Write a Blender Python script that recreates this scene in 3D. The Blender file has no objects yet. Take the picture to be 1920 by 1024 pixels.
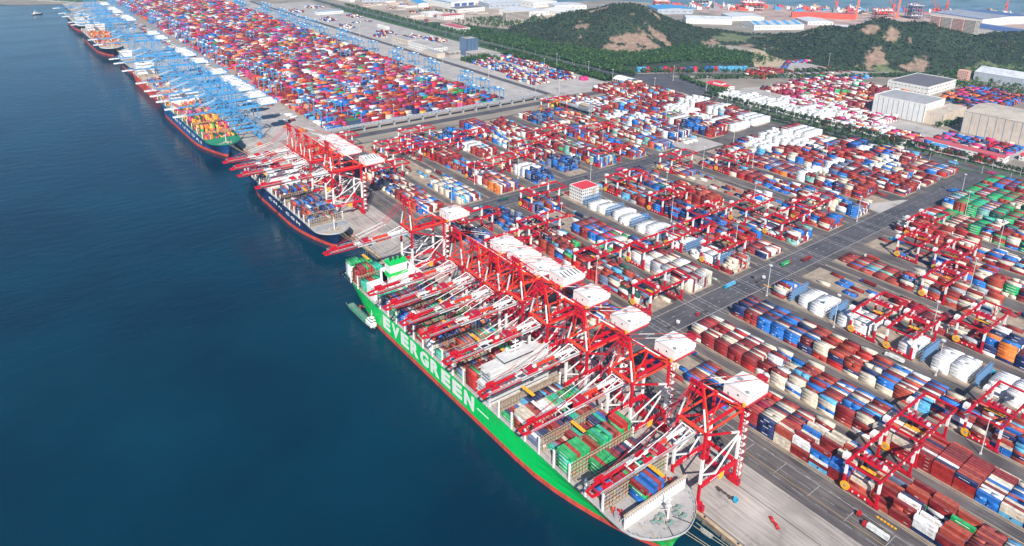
import bpy, math, random
import numpy as np
from mathutils import Vector
D = bpy.data
S = bpy.context.scene
COL = S.collection
PI = math.pi

# ------------------------------------------------------------------ camera, sky, sun, exposure
cam = D.cameras.new('camera')
co = D.objects.new('camera', cam)
COL.objects.link(co)
S.camera = co
cam.sensor_width = 36
cam.lens = 25.03
cam.shift_y = -0.1251
cam.clip_start = 1
cam.clip_end = 60000
pit, yaw, rol = [math.radians(a) for a in (17.92, 37.707, -1.029)]
Fw = np.array([math.cos(pit)*math.sin(yaw), math.cos(pit)*math.cos(yaw), -math.sin(pit)])
Rt = np.array([math.cos(yaw), -math.sin(yaw), 0.0])
Dn = np.cross(Fw, Rt)
if Dn[2] > 0:
    Dn = -Dn
R2 = math.cos(rol)*Rt + math.sin(rol)*Dn
D2 = -math.sin(rol)*Rt + math.cos(rol)*Dn
from mathutils import Matrix
co.matrix_world = Matrix(((R2[0], -D2[0], -Fw[0], 0), (R2[1], -D2[1], -Fw[1], 0), (R2[2], -D2[2], -Fw[2], 345), (0, 0, 0, 1)))

def project(x, y, z):
    p = np.array([x, y, z-345.0])
    d = p @ Fw
    return 960+1335*(p @ R2)/d, 271.8+1335*(p @ D2)/d, d

SUN_EL = math.radians(41)
SH = (0.57, 0.8216)                      # where shadows run, as seen from above
W = D.worlds.new('World')
S.world = W
W.use_nodes = True
nt = W.node_tree
bg = nt.nodes['Background']
sky = nt.nodes.new('ShaderNodeTexSky')
sky.sky_type = 'NISHITA'
sky.sun_disc = False
sky.sun_elevation = SUN_EL
sky.sun_rotation = math.atan2(-SH[0], -SH[1])
sky.air_density = 1.0
sky.dust_density = 0.0
sky.ozone_density = 6.0
nt.links.new(sky.outputs[0], bg.inputs[0])
bg.inputs[1].default_value = 0.085
sl = D.lights.new('sun', 'SUN')
sl.energy = 5.0
sl.angle = math.radians(0.5)
sl.color = (1.0, 0.945, 0.86)
so = D.objects.new('sun', sl)
COL.objects.link(so)
lv = Vector((SH[0]*math.cos(SUN_EL), SH[1]*math.cos(SUN_EL), -math.sin(SUN_EL)))
so.rotation_euler = lv.to_track_quat('-Z', 'Y').to_euler()
S.view_settings.view_transform = 'Standard'
S.view_settings.look = 'None'
S.view_settings.exposure = 0.48
S.view_settings.gamma = 1

# ------------------------------------------------------------------ materials
MATS = {}
def mat(name, col, rough=0.6, metal=0.0, ns=0.0, amt=0.15, bump=0.0, bs=1.0, spec=0.5):
    if name in MATS:
        return MATS[name]
    m = D.materials.new(name)
    m.use_nodes = True
    t = m.node_tree
    b = t.nodes['Principled BSDF']
    b.inputs['Base Color'].default_value = (*col, 1)
    b.inputs['Roughness'].default_value = rough
    b.inputs['Metallic'].default_value = metal
    b.inputs['Specular IOR Level'].default_value = spec
    geo = t.nodes.new('ShaderNodeNewGeometry')
    if ns:
        n = t.nodes.new('ShaderNodeTexNoise')
        n.inputs['Scale'].default_value = ns
        n.inputs['Detail'].default_value = 6
        t.links.new(geo.outputs['Position'], n.inputs['Vector'])
        mr = t.nodes.new('ShaderNodeMapRange')
        mr.inputs[1].default_value = 0.3
        mr.inputs[2].default_value = 0.7
        mr.inputs[3].default_value = 1-amt
        mr.inputs[4].default_value = 1+amt
        t.links.new(n.outputs[0], mr.inputs[0])
        mx = t.nodes.new('ShaderNodeVectorMath')
        mx.operation = 'SCALE'
        mx.inputs[0].default_value = col
        t.links.new(mr.outputs[0], mx.inputs['Scale'])
        t.links.new(mx.outputs[0], b.inputs['Base Color'])
    if bump:
        n = t.nodes.new('ShaderNodeTexNoise')
        n.inputs['Scale'].default_value = bs
        t.links.new(geo.outputs['Position'], n.inputs['Vector'])
        bp = t.nodes.new('ShaderNodeBump')
        bp.inputs['Distance'].default_value = bump
        t.links.new(n.outputs[0], bp.inputs['Height'])
        t.links.new(bp.outputs[0], b.inputs['Normal'])
    MATS[name] = m
    return m

def attr_mat():
    m = D.materials.new('container_paint')
    m.use_nodes = True
    t = m.node_tree
    b = t.nodes['Principled BSDF']
    a = t.nodes.new('ShaderNodeAttribute')
    a.attribute_name = 'Col'
    geo = t.nodes.new('ShaderNodeNewGeometry')
    n = t.nodes.new('ShaderNodeTexNoise')
    n.inputs['Scale'].default_value = 0.35
    n.inputs['Detail'].default_value = 5
    t.links.new(geo.outputs['Position'], n.inputs['Vector'])
    mr = t.nodes.new('ShaderNodeMapRange')
    mr.inputs[1].default_value = 0.3
    mr.inputs[2].default_value = 0.7
    mr.inputs[3].default_value = 0.7
    mr.inputs[4].default_value = 1.2
    t.links.new(n.outputs[0], mr.inputs[0])
    mx = t.nodes.new('ShaderNodeVectorMath')
    mx.operation = 'SCALE'
    t.links.new(a.outputs['Color'], mx.inputs[0])
    t.links.new(mr.outputs[0], mx.inputs['Scale'])
    t.links.new(mx.outputs[0], b.inputs['Base Color'])
    b.inputs['Roughness'].default_value = 0.6
    b.inputs['Specular IOR Level'].default_value = .25
    # corrugated side sheets
    wv = t.nodes.new('ShaderNodeTexWave')
    wv.bands_direction = 'DIAGONAL'
    wv.inputs['Scale'].default_value = 0.9
    t.links.new(geo.outputs['Position'], wv.inputs['Vector'])
    bp = t.nodes.new('ShaderNodeBump')
    bp.inputs['Distance'].default_value = 0.03
    t.links.new(wv.outputs['Fac'], bp.inputs['Height'])
    t.links.new(bp.outputs[0], b.inputs['Normal'])
    return m
CPAINT = attr_mat()

RED = mat('crane_red', (0.56, 0.005, 0.020), 0.5, spec=.3, ns=0.3, amt=0.12)
RED2 = mat('faded_crane_red', (0.42, 0.008, 0.035), 0.5, ns=0.3, amt=0.2)
ORG = mat('crane_orange', (0.74, 0.055, 0.02), 0.45, ns=0.3, amt=0.1)
WHT = mat('white_paint', (0.82, 0.80, 0.77), 0.5, ns=0.4, amt=0.07)
BLU = mat('crane_blue', (0.07, 0.32, 0.62), 0.45, ns=0.3, amt=0.12)
YEL = mat('machine_yellow', (0.85, 0.42, 0.02), 0.5)
GRY = mat('grey_steel', (0.28, 0.29, 0.31), 0.6, ns=0.5)
DRK = mat('dark_rubber', (0.025, 0.025, 0.03), 0.8)
GLS = mat('window_glass', (0.03, 0.05, 0.08), 0.1)
CREAM = mat('cream_steel', (0.50, 0.38, 0.26), 0.7, ns=0.5, amt=0.25)
DECK = mat('deck_grey', (0.38, 0.365, 0.36), 0.8, ns=0.25, amt=0.25)
HATCH = mat('hatch_tan', (0.42, 0.36, 0.32), 0.85, ns=0.3, amt=0.3)
WIRE = mat('steel_rope', (0.35, 0.34, 0.32), 0.6)
RACK = mat('reefer_rack_blue', (0.16, 0.30, 0.50), 0.6)
CYAN = mat('truck_cyan', (0.02, 0.40, 0.60), 0.4)

def weather(m, sx=.5, sz=.05, lo=.62, rust=(.16, .07, .03), ra=.35):
    """vertical runs of dirt and rust down a painted surface"""
    t = m.node_tree
    b = t.nodes['Principled BSDF']
    src = b.inputs['Base Color'].links[0].from_socket if b.inputs['Base Color'].links else None
    geo = t.nodes.new('ShaderNodeNewGeometry')
    mp = t.nodes.new('ShaderNodeMapping')
    mp.inputs['Scale'].default_value = (sx, sx, sz)
    n = t.nodes.new('ShaderNodeTexNoise')
    n.inputs['Scale'].default_value = 1
    n.inputs['Detail'].default_value = 7
    n.inputs['Roughness'].default_value = .7
    t.links.new(geo.outputs['Position'], mp.inputs[0])
    t.links.new(mp.outputs[0], n.inputs['Vector'])
    mr = t.nodes.new('ShaderNodeMapRange')
    mr.inputs[1].default_value, mr.inputs[2].default_value, mr.inputs[3].default_value, mr.inputs[4].default_value = lo, lo+.13, 0, ra
    t.links.new(n.outputs[0], mr.inputs[0])
    mx = t.nodes.new('ShaderNodeMix')
    mx.data_type = 'RGBA'
    if src: t.links.new(src, mx.inputs[6])
    else: mx.inputs[6].default_value = b.inputs['Base Color'].default_value
    mx.inputs[7].default_value = (*rust, 1)
    t.links.new(mr.outputs[0], mx.inputs[0])
    t.links.new(mx.outputs[2], b.inputs['Base Color'])
    return m
weather(CPAINT, .8, .5, .56, (.14, .07, .045), .45)
weather(WHT, .9, .12, .58, (.42, .36, .30), .4)
weather(RED, .9, .12, .56, (.22, .02, .03), .6)
weather(BLU, .9, .12, .56, (.08, .20, .34), .5)
weather(HATCH, .25, .25, .5, (.16, .12, .10), .6)
weather(DECK, .25, .25, .5, (.22, .18, .15), .5)

# ------------------------------------------------------------------ mesh builder
class MB:
    def __init__(s):
        s.v, s.f, s.m = [], [], []
    def quad(s, pts, m=0):
        k = len(s.v)
        s.v += [tuple(p) for p in pts]
        s.f.append(tuple(range(k, k+len(pts))))
        s.m.append(m)
    def box(s, x0, x1, y0, y1, z0, z1, m=0, rot=0, c=None):
        k = len(s.v)
        P = [(x0, y0, z0), (x1, y0, z0), (x1, y1, z0), (x0, y1, z0), (x0, y0, z1), (x1, y0, z1), (x1, y1, z1), (x0, y1, z1)]
        if rot:
            cx, cy = c or ((x0+x1)/2, (y0+y1)/2)
            a, b = math.cos(rot), math.sin(rot)
            P = [(cx+(p[0]-cx)*a-(p[1]-cy)*b, cy+(p[0]-cx)*b+(p[1]-cy)*a, p[2]) for p in P]
        s.v += P
        for q in ((0, 3, 2, 1), (4, 5, 6, 7), (0, 1, 5, 4), (1, 2, 6, 5), (2, 3, 7, 6), (3, 0, 4, 7)):
            s.f.append(tuple(k+i for i in q))
            s.m.append(m)
        return s
    def beam(s, p, q, w, h=None, m=0, bands=None):
        """box girder from p to q; bands = [(t0, t1, material)]"""
        h = h or w
        p, q = Vector(p), Vector(q)
        d = (q-p).normalized()
        up = Vector((0, 0, 1)) if abs(d.z) < 0.95 else Vector((0, 1, 0))
        sd = d.cross(up).normalized()*w/2
        u2 = sd.cross(d).normalized()*h/2
        for t0, t1, mm in (bands or [(0, 1, m)]):
            a, b = p.lerp(q, t0), p.lerp(q, t1)
            k = len(s.v)
            for e in (a, b):
                s.v += [tuple(e-sd-u2), tuple(e+sd-u2), tuple(e+sd+u2), tuple(e-sd+u2)]
            for f in ((0, 1, 5, 4), (1, 2, 6, 5), (2, 3, 7, 6), (3, 0, 4, 7)):
                s.f.append(tuple(k+i for i in f))
                s.m.append(mm)
            s.f.append((k+3, k+2, k+1, k))
            s.m.append(mm)
            s.f.append((k+4, k+5, k+6, k+7))
            s.m.append(mm)
        return s
    def cyl(s, p, q, r, n=8, m=0, r2=None):
        p, q = Vector(p), Vector(q)
        r2 = r if r2 is None else r2
        d = (q-p).normalized()
        up = Vector((0, 0, 1)) if abs(d.z) < 0.95 else Vector((1, 0, 0))
        a = d.cross(up).normalized()
        b = a.cross(d)
        k = len(s.v)
        for e, rr in ((p, r), (q, r2)):
            for i in range(n):
                t = 2*PI*i/n
                s.v.append(tuple(e+a*rr*math.cos(t)+b*rr*math.sin(t)))
        for i in range(n):
            j = (i+1) % n
            s.f.append((k+i, k+j, k+n+j, k+n+i))
            s.m.append(m)
        s.f.append(tuple(k+i for i in range(n))[::-1])
        s.m.append(m)
        s.f.append(tuple(k+n+i for i in range(n)))
        s.m.append(m)
        return s
    def build(s, name, mats, parent=None, loc=None):
        me = D.meshes.new(name)
        me.from_pydata(s.v, [], s.f)
        if not isinstance(mats, (list, tuple)):
            mats = [mats]
        for mm in mats:
            me.materials.append(mm)
        if any(s.m):
            me.polygons.foreach_set('material_index', s.m)
        me.update()
        o = D.objects.new(name, me)
        COL.objects.link(o)
        if parent:
            o.parent = parent
        if loc:
            o.location = loc
        return o

_U = 'zeroth first second third fourth fifth sixth seventh eighth ninth tenth eleventh twelfth thirteenth fourteenth fifteenth sixteenth seventeenth eighteenth nineteenth'.split()
_T = {20: 'twentieth', 30: 'thirtieth', 40: 'fortieth', 50: 'fiftieth', 60: 'sixtieth', 70: 'seventieth', 80: 'eightieth', 90: 'ninetieth'}
_W = {20: 'twenty', 30: 'thirty', 40: 'forty', 50: 'fifty', 60: 'sixty', 70: 'seventy', 80: 'eighty', 90: 'ninety'}
def nth(n):
    if n < 20: return _U[n]
    if n < 100: return _T[n] if n % 10 == 0 else _W[n//10*10]+'-'+_U[n % 10]
    return 'hundredth' if n == 100 else 'hundred-and-'+nth(n-100)
def tag(o, label=None, cat=None, group=None, kind=None):
    if label: o['label'] = label
    if cat: o['category'] = cat
    if group: o['group'] = group
    if kind: o['kind'] = kind
    return o
def empty(name, loc=(0, 0, 0), rz=0):
    o = D.objects.new(name, None)
    COL.objects.link(o)
    o.location = loc
    o.rotation_euler = (0, 0, rz)
    return o
def copy_tree(o, parent=None):
    c = o.copy()
    COL.objects.link(c)
    c.parent = parent
    for ch in list(o.children):
        copy_tree(ch, c)
    return c
def sheet(name, pts, z, m, kind='structure'):
    b = MB()
    b.quad([(x, y, z) for x, y in pts])
    return tag(b.build(name, m), kind=kind)
def rects(name, rs, z, m, kind='structure'):
    b = MB()
    for x0, x1, y0, y1 in rs:
        b.quad([(x0, y0, z), (x1, y0, z), (x1, y1, z), (x0, y1, z)])
    return tag(b.build(name, m), kind=kind)
def strip(path, w):
    """left and right edge points of a road along a path"""
    L, R = [], []
    n = len(path)
    for i, p in enumerate(path):
        a = Vector(path[max(i-1, 0)])
        b = Vector(path[min(i+1, n-1)])
        d = (b-a).normalized()
        nn = Vector((-d.y, d.x))*w/2
        L.append((p[0]+nn.x, p[1]+nn.y))
        R.append((p[0]-nn.x, p[1]-nn.y))
    return L, R
def road(name, path, w, z, m):
    L, R = strip(path, w)
    b = MB()
    for i in range(len(path)-1):
        b.quad([(*R[i], z), (*R[i+1], z), (*L[i+1], z), (*L[i], z)])
    return tag(b.build(name, m), kind='structure')

# ------------------------------------------------------------------ ground and water
def water():
    m = D.materials.new('sea_water')
    m.use_nodes = True
    t = m.node_tree
    b = t.nodes['Principled BSDF']
    b.inputs['Base Color'].default_value = (0.0015, 0.017, 0.030, 1)
    b.inputs['Roughness'].default_value = 0.26
    b.inputs['IOR'].default_value = 1.33
    b.inputs['Specular Tint'].default_value = (.35, .72, 1, 1)
    b.inputs['Specular IOR Level'].default_value = .42
    geo = t.nodes.new('ShaderNodeNewGeometry')
    h = None
    for sc, d, st in ((0.045, 2, 0.7), (0.2, 4, 0.22)):
        mp = t.nodes.new('ShaderNodeMapping')
        mp.inputs['Rotation'].default_value = (0, 0, 0.5)
        mp.inputs['Scale'].default_value = (1, 2.1, 1)
        n = t.nodes.new('ShaderNodeTexNoise')
        n.inputs['Scale'].default_value = sc
        n.inputs['Detail'].default_value = d
        t.links.new(geo.outputs['Position'], mp.inputs[0])
        t.links.new(mp.outputs[0], n.inputs['Vector'])
        bp = t.nodes.new('ShaderNodeBump')
        bp.inputs['Distance'].default_value = st
        bp.inputs['Strength'].default_value = 0.8
        t.links.new(n.outputs[0], bp.inputs['Height'])
        if h:
            t.links.new(h.outputs[0], bp.inputs['Normal'])
        h = bp
    t.links.new(h.outputs[0], b.inputs['Normal'])
    wn = t.nodes.new('ShaderNodeTexNoise')
    wn.inputs['Scale'].default_value = 0.004
    wn.inputs['Detail'].default_value = 5
    wm = t.nodes.new('ShaderNodeMapping')
    wm.inputs['Rotation'].default_value = (0, 0, -0.5)
    wm.inputs['Scale'].default_value = (1, 3, 1)
    t.links.new(geo.outputs['Position'], wm.inputs[0])
    t.links.new(wm.outputs[0], wn.inputs['Vector'])
    wr = t.nodes.new('ShaderNodeMapRange')
    wr.inputs[1].default_value, wr.inputs[2].default_value, wr.inputs[3].default_value, wr.inputs[4].default_value = .35, .65, .05, .2
    t.links.new(wn.outputs[0], wr.inputs[0])
    t.links.new(wr.outputs[0], b.inputs['Roughness'])
    # slow drifts of silt in the body of the water
    n = t.nodes.new('ShaderNodeTexNoise')
    n.inputs['Scale'].default_value = 0.006
    n.inputs['Detail'].default_value = 3
    t.links.new(geo.outputs['Position'], n.inputs['Vector'])
    cr = t.nodes.new('ShaderNodeValToRGB')
    cr.color_ramp.elements[0].color = (0.0, 0.019, 0.042, 1)
    cr.color_ramp.elements[1].color = (0.0, 0.035, 0.064, 1)
    cr.color_ramp.elements[0].position = 0.35
    cr.color_ramp.elements[1].position = 0.7
    t.links.new(n.outputs[0], cr.inputs[0])
    t.links.new(cr.outputs[0], b.inputs['Base Color'])
    return m
sheet('sea', [(-14000, -3000), (24000, -3000), (24000, 24000), (-14000, 24000)], -3.5, water())

LAND = mat('dusty_ground', (0.27, 0.23, 0.19), 0.95, ns=0.012, amt=0.3)
APRON = mat('apron_concrete', (0.42, 0.39, 0.37), 0.9, ns=0.08, amt=0.16)
def streaked(name, c0, c1, axis='Y', sc=0.06):
    m = D.materials.new(name)
    m.use_nodes = True
    t = m.node_tree
    b = t.nodes['Principled BSDF']
    b.inputs['Roughness'].default_value = 0.9
    geo = t.nodes.new('ShaderNodeNewGeometry')
    mp = t.nodes.new('ShaderNodeMapping')
    mp.inputs['Scale'].default_value = (1, 0.06, 1) if axis == 'Y' else (0.06, 1, 1)
    n = t.nodes.new('ShaderNodeTexNoise')
    n.inputs['Scale'].default_value = sc*8
    n.inputs['Detail'].default_value = 6
    n2 = t.nodes.new('ShaderNodeTexNoise')
    n2.inputs['Scale'].default_value = 0.035
    n2.inputs['Detail'].default_value = 8
    t.links.new(geo.outputs['Position'], mp.inputs[0])
    t.links.new(mp.outputs[0], n.inputs['Vector'])
    t.links.new(geo.outputs['Position'], n2.inputs['Vector'])
    ad = t.nodes.new('ShaderNodeMath')
    ad.operation = 'ADD'
    t.links.new(n.outputs[0], ad.inputs[0])
    t.links.new(n2.outputs[0], ad.inputs[1])
    cr = t.nodes.new('ShaderNodeMapRange')
    cr.inputs[1].default_value = 0.75
    cr.inputs[2].default_value = 1.3
    t.links.new(ad.outputs[0], cr.inputs[0])
    mx = t.nodes.new('ShaderNodeMix')
    mx.data_type = 'RGBA'
    mx.inputs[6].default_value = (*c0, 1)
    mx.inputs[7].default_value = (*c1, 1)
    t.links.new(cr.outputs[0], mx.inputs[0])
    t.links.new(mx.outputs[2], b.inputs['Base Color'])
    MATS[name] = m
    return m
ASPH = streaked('worn_asphalt', (0.055, 0.047, 0.052), (0.17, 0.148, 0.14))
APR2 = streaked('streaked_apron', (0.25, 0.22, 0.20), (0.50, 0.45, 0.41))
ROADX = streaked('cross_asphalt', (0.05, 0.05, 0.062), (0.12, 0.11, 0.125), 'X')
PAVE = mat('tan_paving', (0.33, 0.26, 0.20), 0.95, ns=0.15, amt=0.3)
PALE = mat('pale_concrete', (0.40, 0.365, 0.345), 0.95, ns=0.03, amt=0.18)
LINE = mat('white_line', (0.36, 0.35, 0.35), 0.8, ns=0.3, amt=0.4)
YLINE = mat('yellow_line', (0.55, 0.36, 0.12), 0.8)
RUST = mat('rail_slot', (0.07, 0.055, 0.05), 0.8)
FEND = mat('quay_coping', (0.50, 0.36, 0.22), 0.9, ns=0.2, amt=0.3)
QWALL = mat('quay_wall', (0.20, 0.16, 0.13), 0.9, ns=0.2, amt=0.4)

coast = [(303, -900), (303, 3180), (150, 3230), (-300, 3900), (-300, 5200), (1200, 5200), (1700, 3300), (1830, 2750), (1950, 2290), (2250, 2220), (2300, 2130), (2360, 1985),
         (2540, 1890), (2740, 1780), (2830, 1460), (3000, 1320), (3180, 1195), (3350, 1065), (4000, 900), (4600, 0), (4600, -900)]
b = MB()
b.quad([(x, y, 0) for x, y in coast][::-1])
n = len(coast)
for i in range(n):
    a, c = coast[i], coast[(i+1) % n]
    b.quad([(*a, 0), (*a, -6), (*c, -6), (*c, 0)])
tag(b.build('ground', LAND), kind='structure')
for _m in (APR2, ASPH, PALE, ROADX): weather(_m, .045, .045, .56, (.05, .045, .05), .5)
sheet('quay_apron', [(303.2, -200), (361.5, -200), (361.5, 3175), (303.2, 3175)], .04, APR2)
rects('quay_coping', [(303.0, 305.0, -200, 3178)], .10, FEND)
b = MB()
b.box(302.6, 303.0, -200, 3178, -5, .1)
for y in range(-100, 3000, 14):
    b.box(301.8, 302.6, y, y+2.2, -3.2, -.6)
tag(b.build('quay_wall', QWALL), kind='structure')
rects('crane_rails', [(305.7, 306.3, -200, 3100), (341.7, 342.2, -200, 3100)], .09, RUST)
sheet('yard_asphalt', [(361.5, -200), (1128, -200), (1128, 985), (361.5, 985)], .04, ASPH)
rects('corridor_asphalt', [(420, 1128, 1012, 1032)], .05, ROADX)
sheet('cross_road', [(362, 342), (1128, 342), (1128, 366), (362, 366)], .08, ROADX)
sheet('second_cross_road', [(395, 655), (890, 655), (890, 676), (395, 676)], .08, ROADX)
ROWX = [394, 450, 510, 573, 632, 690, 757, 820, 882, 944, 1006, 1066]
pads, rails, lines, ylines = [], [], [], []
for i, x in enumerate(ROWX):
    for y0, y1 in ((-160, 332), (374, 648), (684, 980)):
        if i == 0 and y0 == 684: y1 = 900
        pads.append((x+1.5, x+34, y0, y1))
        pads.append((x-1.2, x+1.2, y0, y1))
        if i < 8:
            pads.append((x+43, x+46, y0, y1))
            rails += [(x-.3, x+.3, y0-6, y1+6), (x+44.2, x+44.8, y0-6, y1+6)]
rects('stack_paving', pads, .08, PAVE)
rects('gantry_rails', rails, .13, RUST)
for i, x in enumerate(ROWX[:8]):
    for xx in (x-2.2, x+2.0, x+42, x+46.5):
        lines.append((xx, xx+.55, 332, 374))
for y in (340.5, 366.8, 653.5, 677.0):
    lines.append((440 if y < 400 else 420, 870, y, y+.6))
for yy in (350, 358):
    x = 380
    while x < 1100:
        lines.append((x, x+3.2, yy, yy+.45))
        x += 14
for yy in (662, 668):
    x = 420
    while x < 880:
        lines.append((x, x+3.2, yy, yy+.45))
        x += 10
for xx in (368, 376.5, 385):
    y = -150
    while y < 1000:
        lines.append((xx, xx+.3, y, y+8))
        y += 16
lines += [(370, 384, yy, yy+.4) for yy in range(120, 330, 24)]
lines += [(384.2, 384.6, -150, 330), (384.2, 384.6, 380, 980)]
ylines += [(371.6, 371.9, -150, 1000)]
rects('lane_markings', lines, .14, LINE)
rects('yellow_lane_markings', ylines, .14, YLINE)
# pale triangular aprons inside the yard
sheet('pale_yard_corner', [(868, 396), (930, 372), (938, 366.5), (862, 366.5)], .12, PALE)
sheet('pale_yard_end', [(862, 654), (935, 654), (935, 700), (860, 742)], .14, PALE)
sheet('automated_yard_apron', [(361.5, 1068), (925, 1068), (925, 3170), (361.5, 3170)], .04, PALE)
rects('automated_yard_lanes', [(909, 925, 1068, 2900), (470, 474, 1068, 2700)], .07, ROADX)
rects('automated_block_slab', [(444, 825, 1070+40*k, 1102+40*k) for k in range(54)], .07, PAVE)
rects('transfer_lanes', [(402, 482, 1072+8*k, 1073.6+8*k) for k in range(230)], .08, mat('lane_brown', (.26, .19, .15), .9, ns=.1, amt=.3))
rects('transfer_lane_kerbs', [(430, 470, 1076+24*k, 1076.7+24*k) for k in range(70)], .12, mat('kerb_orange', (.55, .22, .08), .8))
sheet('landside_apron', [(926, 1068), (1104, 1068), (1104, 2780), (926, 2780)], .05, PALE)
GRN = mat('verge_grass', (0.05, 0.10, 0.03), 0.95, ns=0.08, amt=0.4)
FOREST = mat('undergrowth', (0.035, 0.055, 0.024), 0.95, ns=0.06, amt=0.8)
sheet('verge', [(1105, 1080), (1190, 1080), (1190, 2500), (1105, 2500)], .05, GRN)
sheet('verge', [(1120, -200), (1180, -200), (1180, 850), (1120, 850)], .06, GRN)
road('highway', [(1150, -200), (1150, 700), (1152, 800), (1165, 880), (1190, 960), (1196, 1030), (1176, 1120), (1156, 1260), (1152, 1500), (1150, 2100), (1156, 3100)], 34, .10, ROADX)
road('highway_median', [(1150, -200), (1150, 700), (1152, 800)], 3, .16, GRN)
road('highway_median', [(1156, 1260), (1152, 1500), (1150, 2100), (1156, 3100)], 4, .16, GRN)
sheet('junction', [(1165, 890), (1225, 900), (1262, 960), (1262, 1060), (1215, 1110), (1170, 1090), (1110, 1062), (1100, 1030), (1150, 1010)], .12, ROADX)
road('branch_road', [(1200, 1095), (1290, 1050), (1400, 975), (1560, 862), (1716, 772), (1900, 700), (2200, 600)], 26, .13, ROADX)
road('gate_road', [(925, 1062), (1000, 1055), (1110, 1050)], 34, .10, PALE)
rects('highway_lines', [(1141+dx, 1141.5+dx, -150, 760) for dx in (-5, 0, 17.5, 22.5)] + [(1143+dx, 1143.5+dx, 1300, 2900) for dx in (-6, 0, 14, 20)], .18, LINE)
sheet('factory_ground', [(1200, 1750), (1950, 1900), (1900, 2300), (1500, 3000), (1230, 3000)], .05, mat('factory_earth', (0.40, 0.32, 0.26), 0.95, ns=0.01, amt=0.35))
sheet('right_yard_concrete', [(1182, 350), (1330, 350), (1330, 470), (1330, 700), (1560, 720), (1600, 780), (1300, 880), (1225, 860), (1182, 740)], .07, PALE)
sheet('far_lot_concrete', [(1470, 850), (1640, 770), (1800, 880), (1640, 985), (1500, 905)], .15, PALE)
sheet('shipyard_concrete', [(2300, 1950), (2730, 1780), (2820, 1460), (3340, 1060), (3300, 800), (2700, 900), (2200, 1300)], .06, mat('shipyard_ground', (0.42, 0.30, 0.26), 0.95, ns=0.02, amt=0.4))
sheet('hill_foot', [(1185, 1130), (1330, 1060), (1520, 1000), (1700, 1140), (1500, 1500), (1250, 2050), (1185, 2050)], .13, FOREST)
sheet('sand_patch', [(1510, 985), (1640, 960), (1760, 1020), (1850, 1120), (1700, 1160), (1560, 1075)], .12, mat('sand', (0.46, 0.36, 0.24), 0.95, ns=0.04, amt=0.2))
sheet('grove_floor', [(1095, 1085), (1145, 1085), (1128, 1480), (1095, 1480)], .11, FOREST)
sheet('field', [(1700, 650), (2600, 300), (2600, 850), (2330, 900), (1980, 720)], .05, mat('field_green', (0.10, 0.14, 0.05), 0.95, ns=0.03, amt=0.5))

# ------------------------------------------------------------------ hills
PKS = [(1560, 1521, 84, 150, 150, 0), (1480, 1390, 42, 120, 120, 0), (1470, 1700, 32, 150, 130, 0), (1390, 1560, 12, 130, 150, 0), (1330, 1800, 3, 120, 120, 0), (1700, 1430, 34, 160, 120, 0), (1830, 1310, 15, 170, 120, 0), (1340, 1400, 13, 110, 130, 0),
       (1960, 868, 82, 140, 130, 0), (1870, 960, 38, 140, 110, 0), (2060, 790, 27, 130, 110, 0), (1800, 1010, 27, 110, 90, 0), (2010, 1090, 36, 170, 130, 0), (2170, 740, 43, 140, 100, 0), (1900, 1170, 12, 140, 120, 0),
       (2450, 760, 39, 200, 130, 0), (2700, 600, 73, 200, 150, 0), (1740, 860, 13, 90, 70, 0)]
rng = np.random.default_rng(4)
def vnoise(x, y, s, seed):
    r = np.random.default_rng(seed).random((64, 64))
    u, v = x/s, y/s
    i, j = np.floor(u).astype(int), np.floor(v).astype(int)
    fu, fv = u-i, v-j
    fu, fv = fu*fu*(3-2*fu), fv*fv*(3-2*fv)
    g = lambda a, c: r[a % 64, c % 64]
    return (g(i, j)*(1-fu)+g(i+1, j)*fu)*(1-fv)+(g(i, j+1)*(1-fu)+g(i+1, j+1)*fu)*fv
def hill(x, y):
    z = np.full(np.shape(x), -13.0)
    for px, py, h, sx, sy, _ in PKS:
        z = z + h*np.exp(-((x-px)/sx)**2-((y-py)/sy)**2)
    z = z + np.clip((z+6)/30, 0, 1)*((vnoise(x, y, 90, 1)-.5)*22 + (vnoise(x, y, 38, 2)-.5)*11 + (vnoise(x, y, 15, 3)-.5)*4)
    return z
def rocky(x, y):
    """bare rock and earth cuts on the slopes"""
    n = vnoise(x, y, 34, 7)*.5+vnoise(x, y, 13, 8)*.3+vnoise(x+y*.4, y*.5, 10, 9)*.2
    r = np.zeros(np.shape(x), bool)
    for cx, cy, sx, sy in [(1400, 1290, 84, 66), (1345, 1345, 30, 10), (1405, 1485, 32, 26), (1525, 1555, 24, 26), (1530, 1330, 18, 46), (1620, 1440, 15, 40), (1440, 1235, 20, 40), (1690, 1270, 46, 22), (1760, 1190, 40, 20),
                           (1860, 905, 24, 16), (1890, 850, 26, 18), (1850, 1060, 22, 10), (1770, 830, 44, 26), (1830, 760, 40, 20), (1480, 1640, 30, 12), (1650, 1120, 40, 26)]:
        d = ((x-cx)/sx)**2+((y-cy)/sy)**2
        r |= d+(n-.45)*4.6 < 1.15
    return r | (n > .80)
x0, x1, y0, y1, st = 1180, 2900, 350, 1960, 9
nx, ny = int((x1-x0)/st), int((y1-y0)/st)
gx, gy = np.meshgrid(x0+np.arange(nx)*st, y0+np.arange(ny)*st, indexing='ij')
gz = hill(gx, gy)
me = D.meshes.new('hills')
vv = np.stack([gx, gy, gz], -1).reshape(-1, 3)
idx = np.arange(nx*ny).reshape(nx, ny)
q = np.stack([idx[:-1, :-1], idx[1:, :-1], idx[1:, 1:], idx[:-1, 1:]], -1)
keep = (gz[:-1, :-1] > -3) | (gz[1:, 1:] > -3)
q = q[keep]
me.from_pydata(vv.tolist(), [], q.reshape(-1, 4).tolist())
ca = me.color_attributes.new('Col', 'FLOAT_COLOR', 'POINT')
rk = rocky(gx, gy).reshape(-1)
cc = np.zeros((nx*ny, 4))
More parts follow.
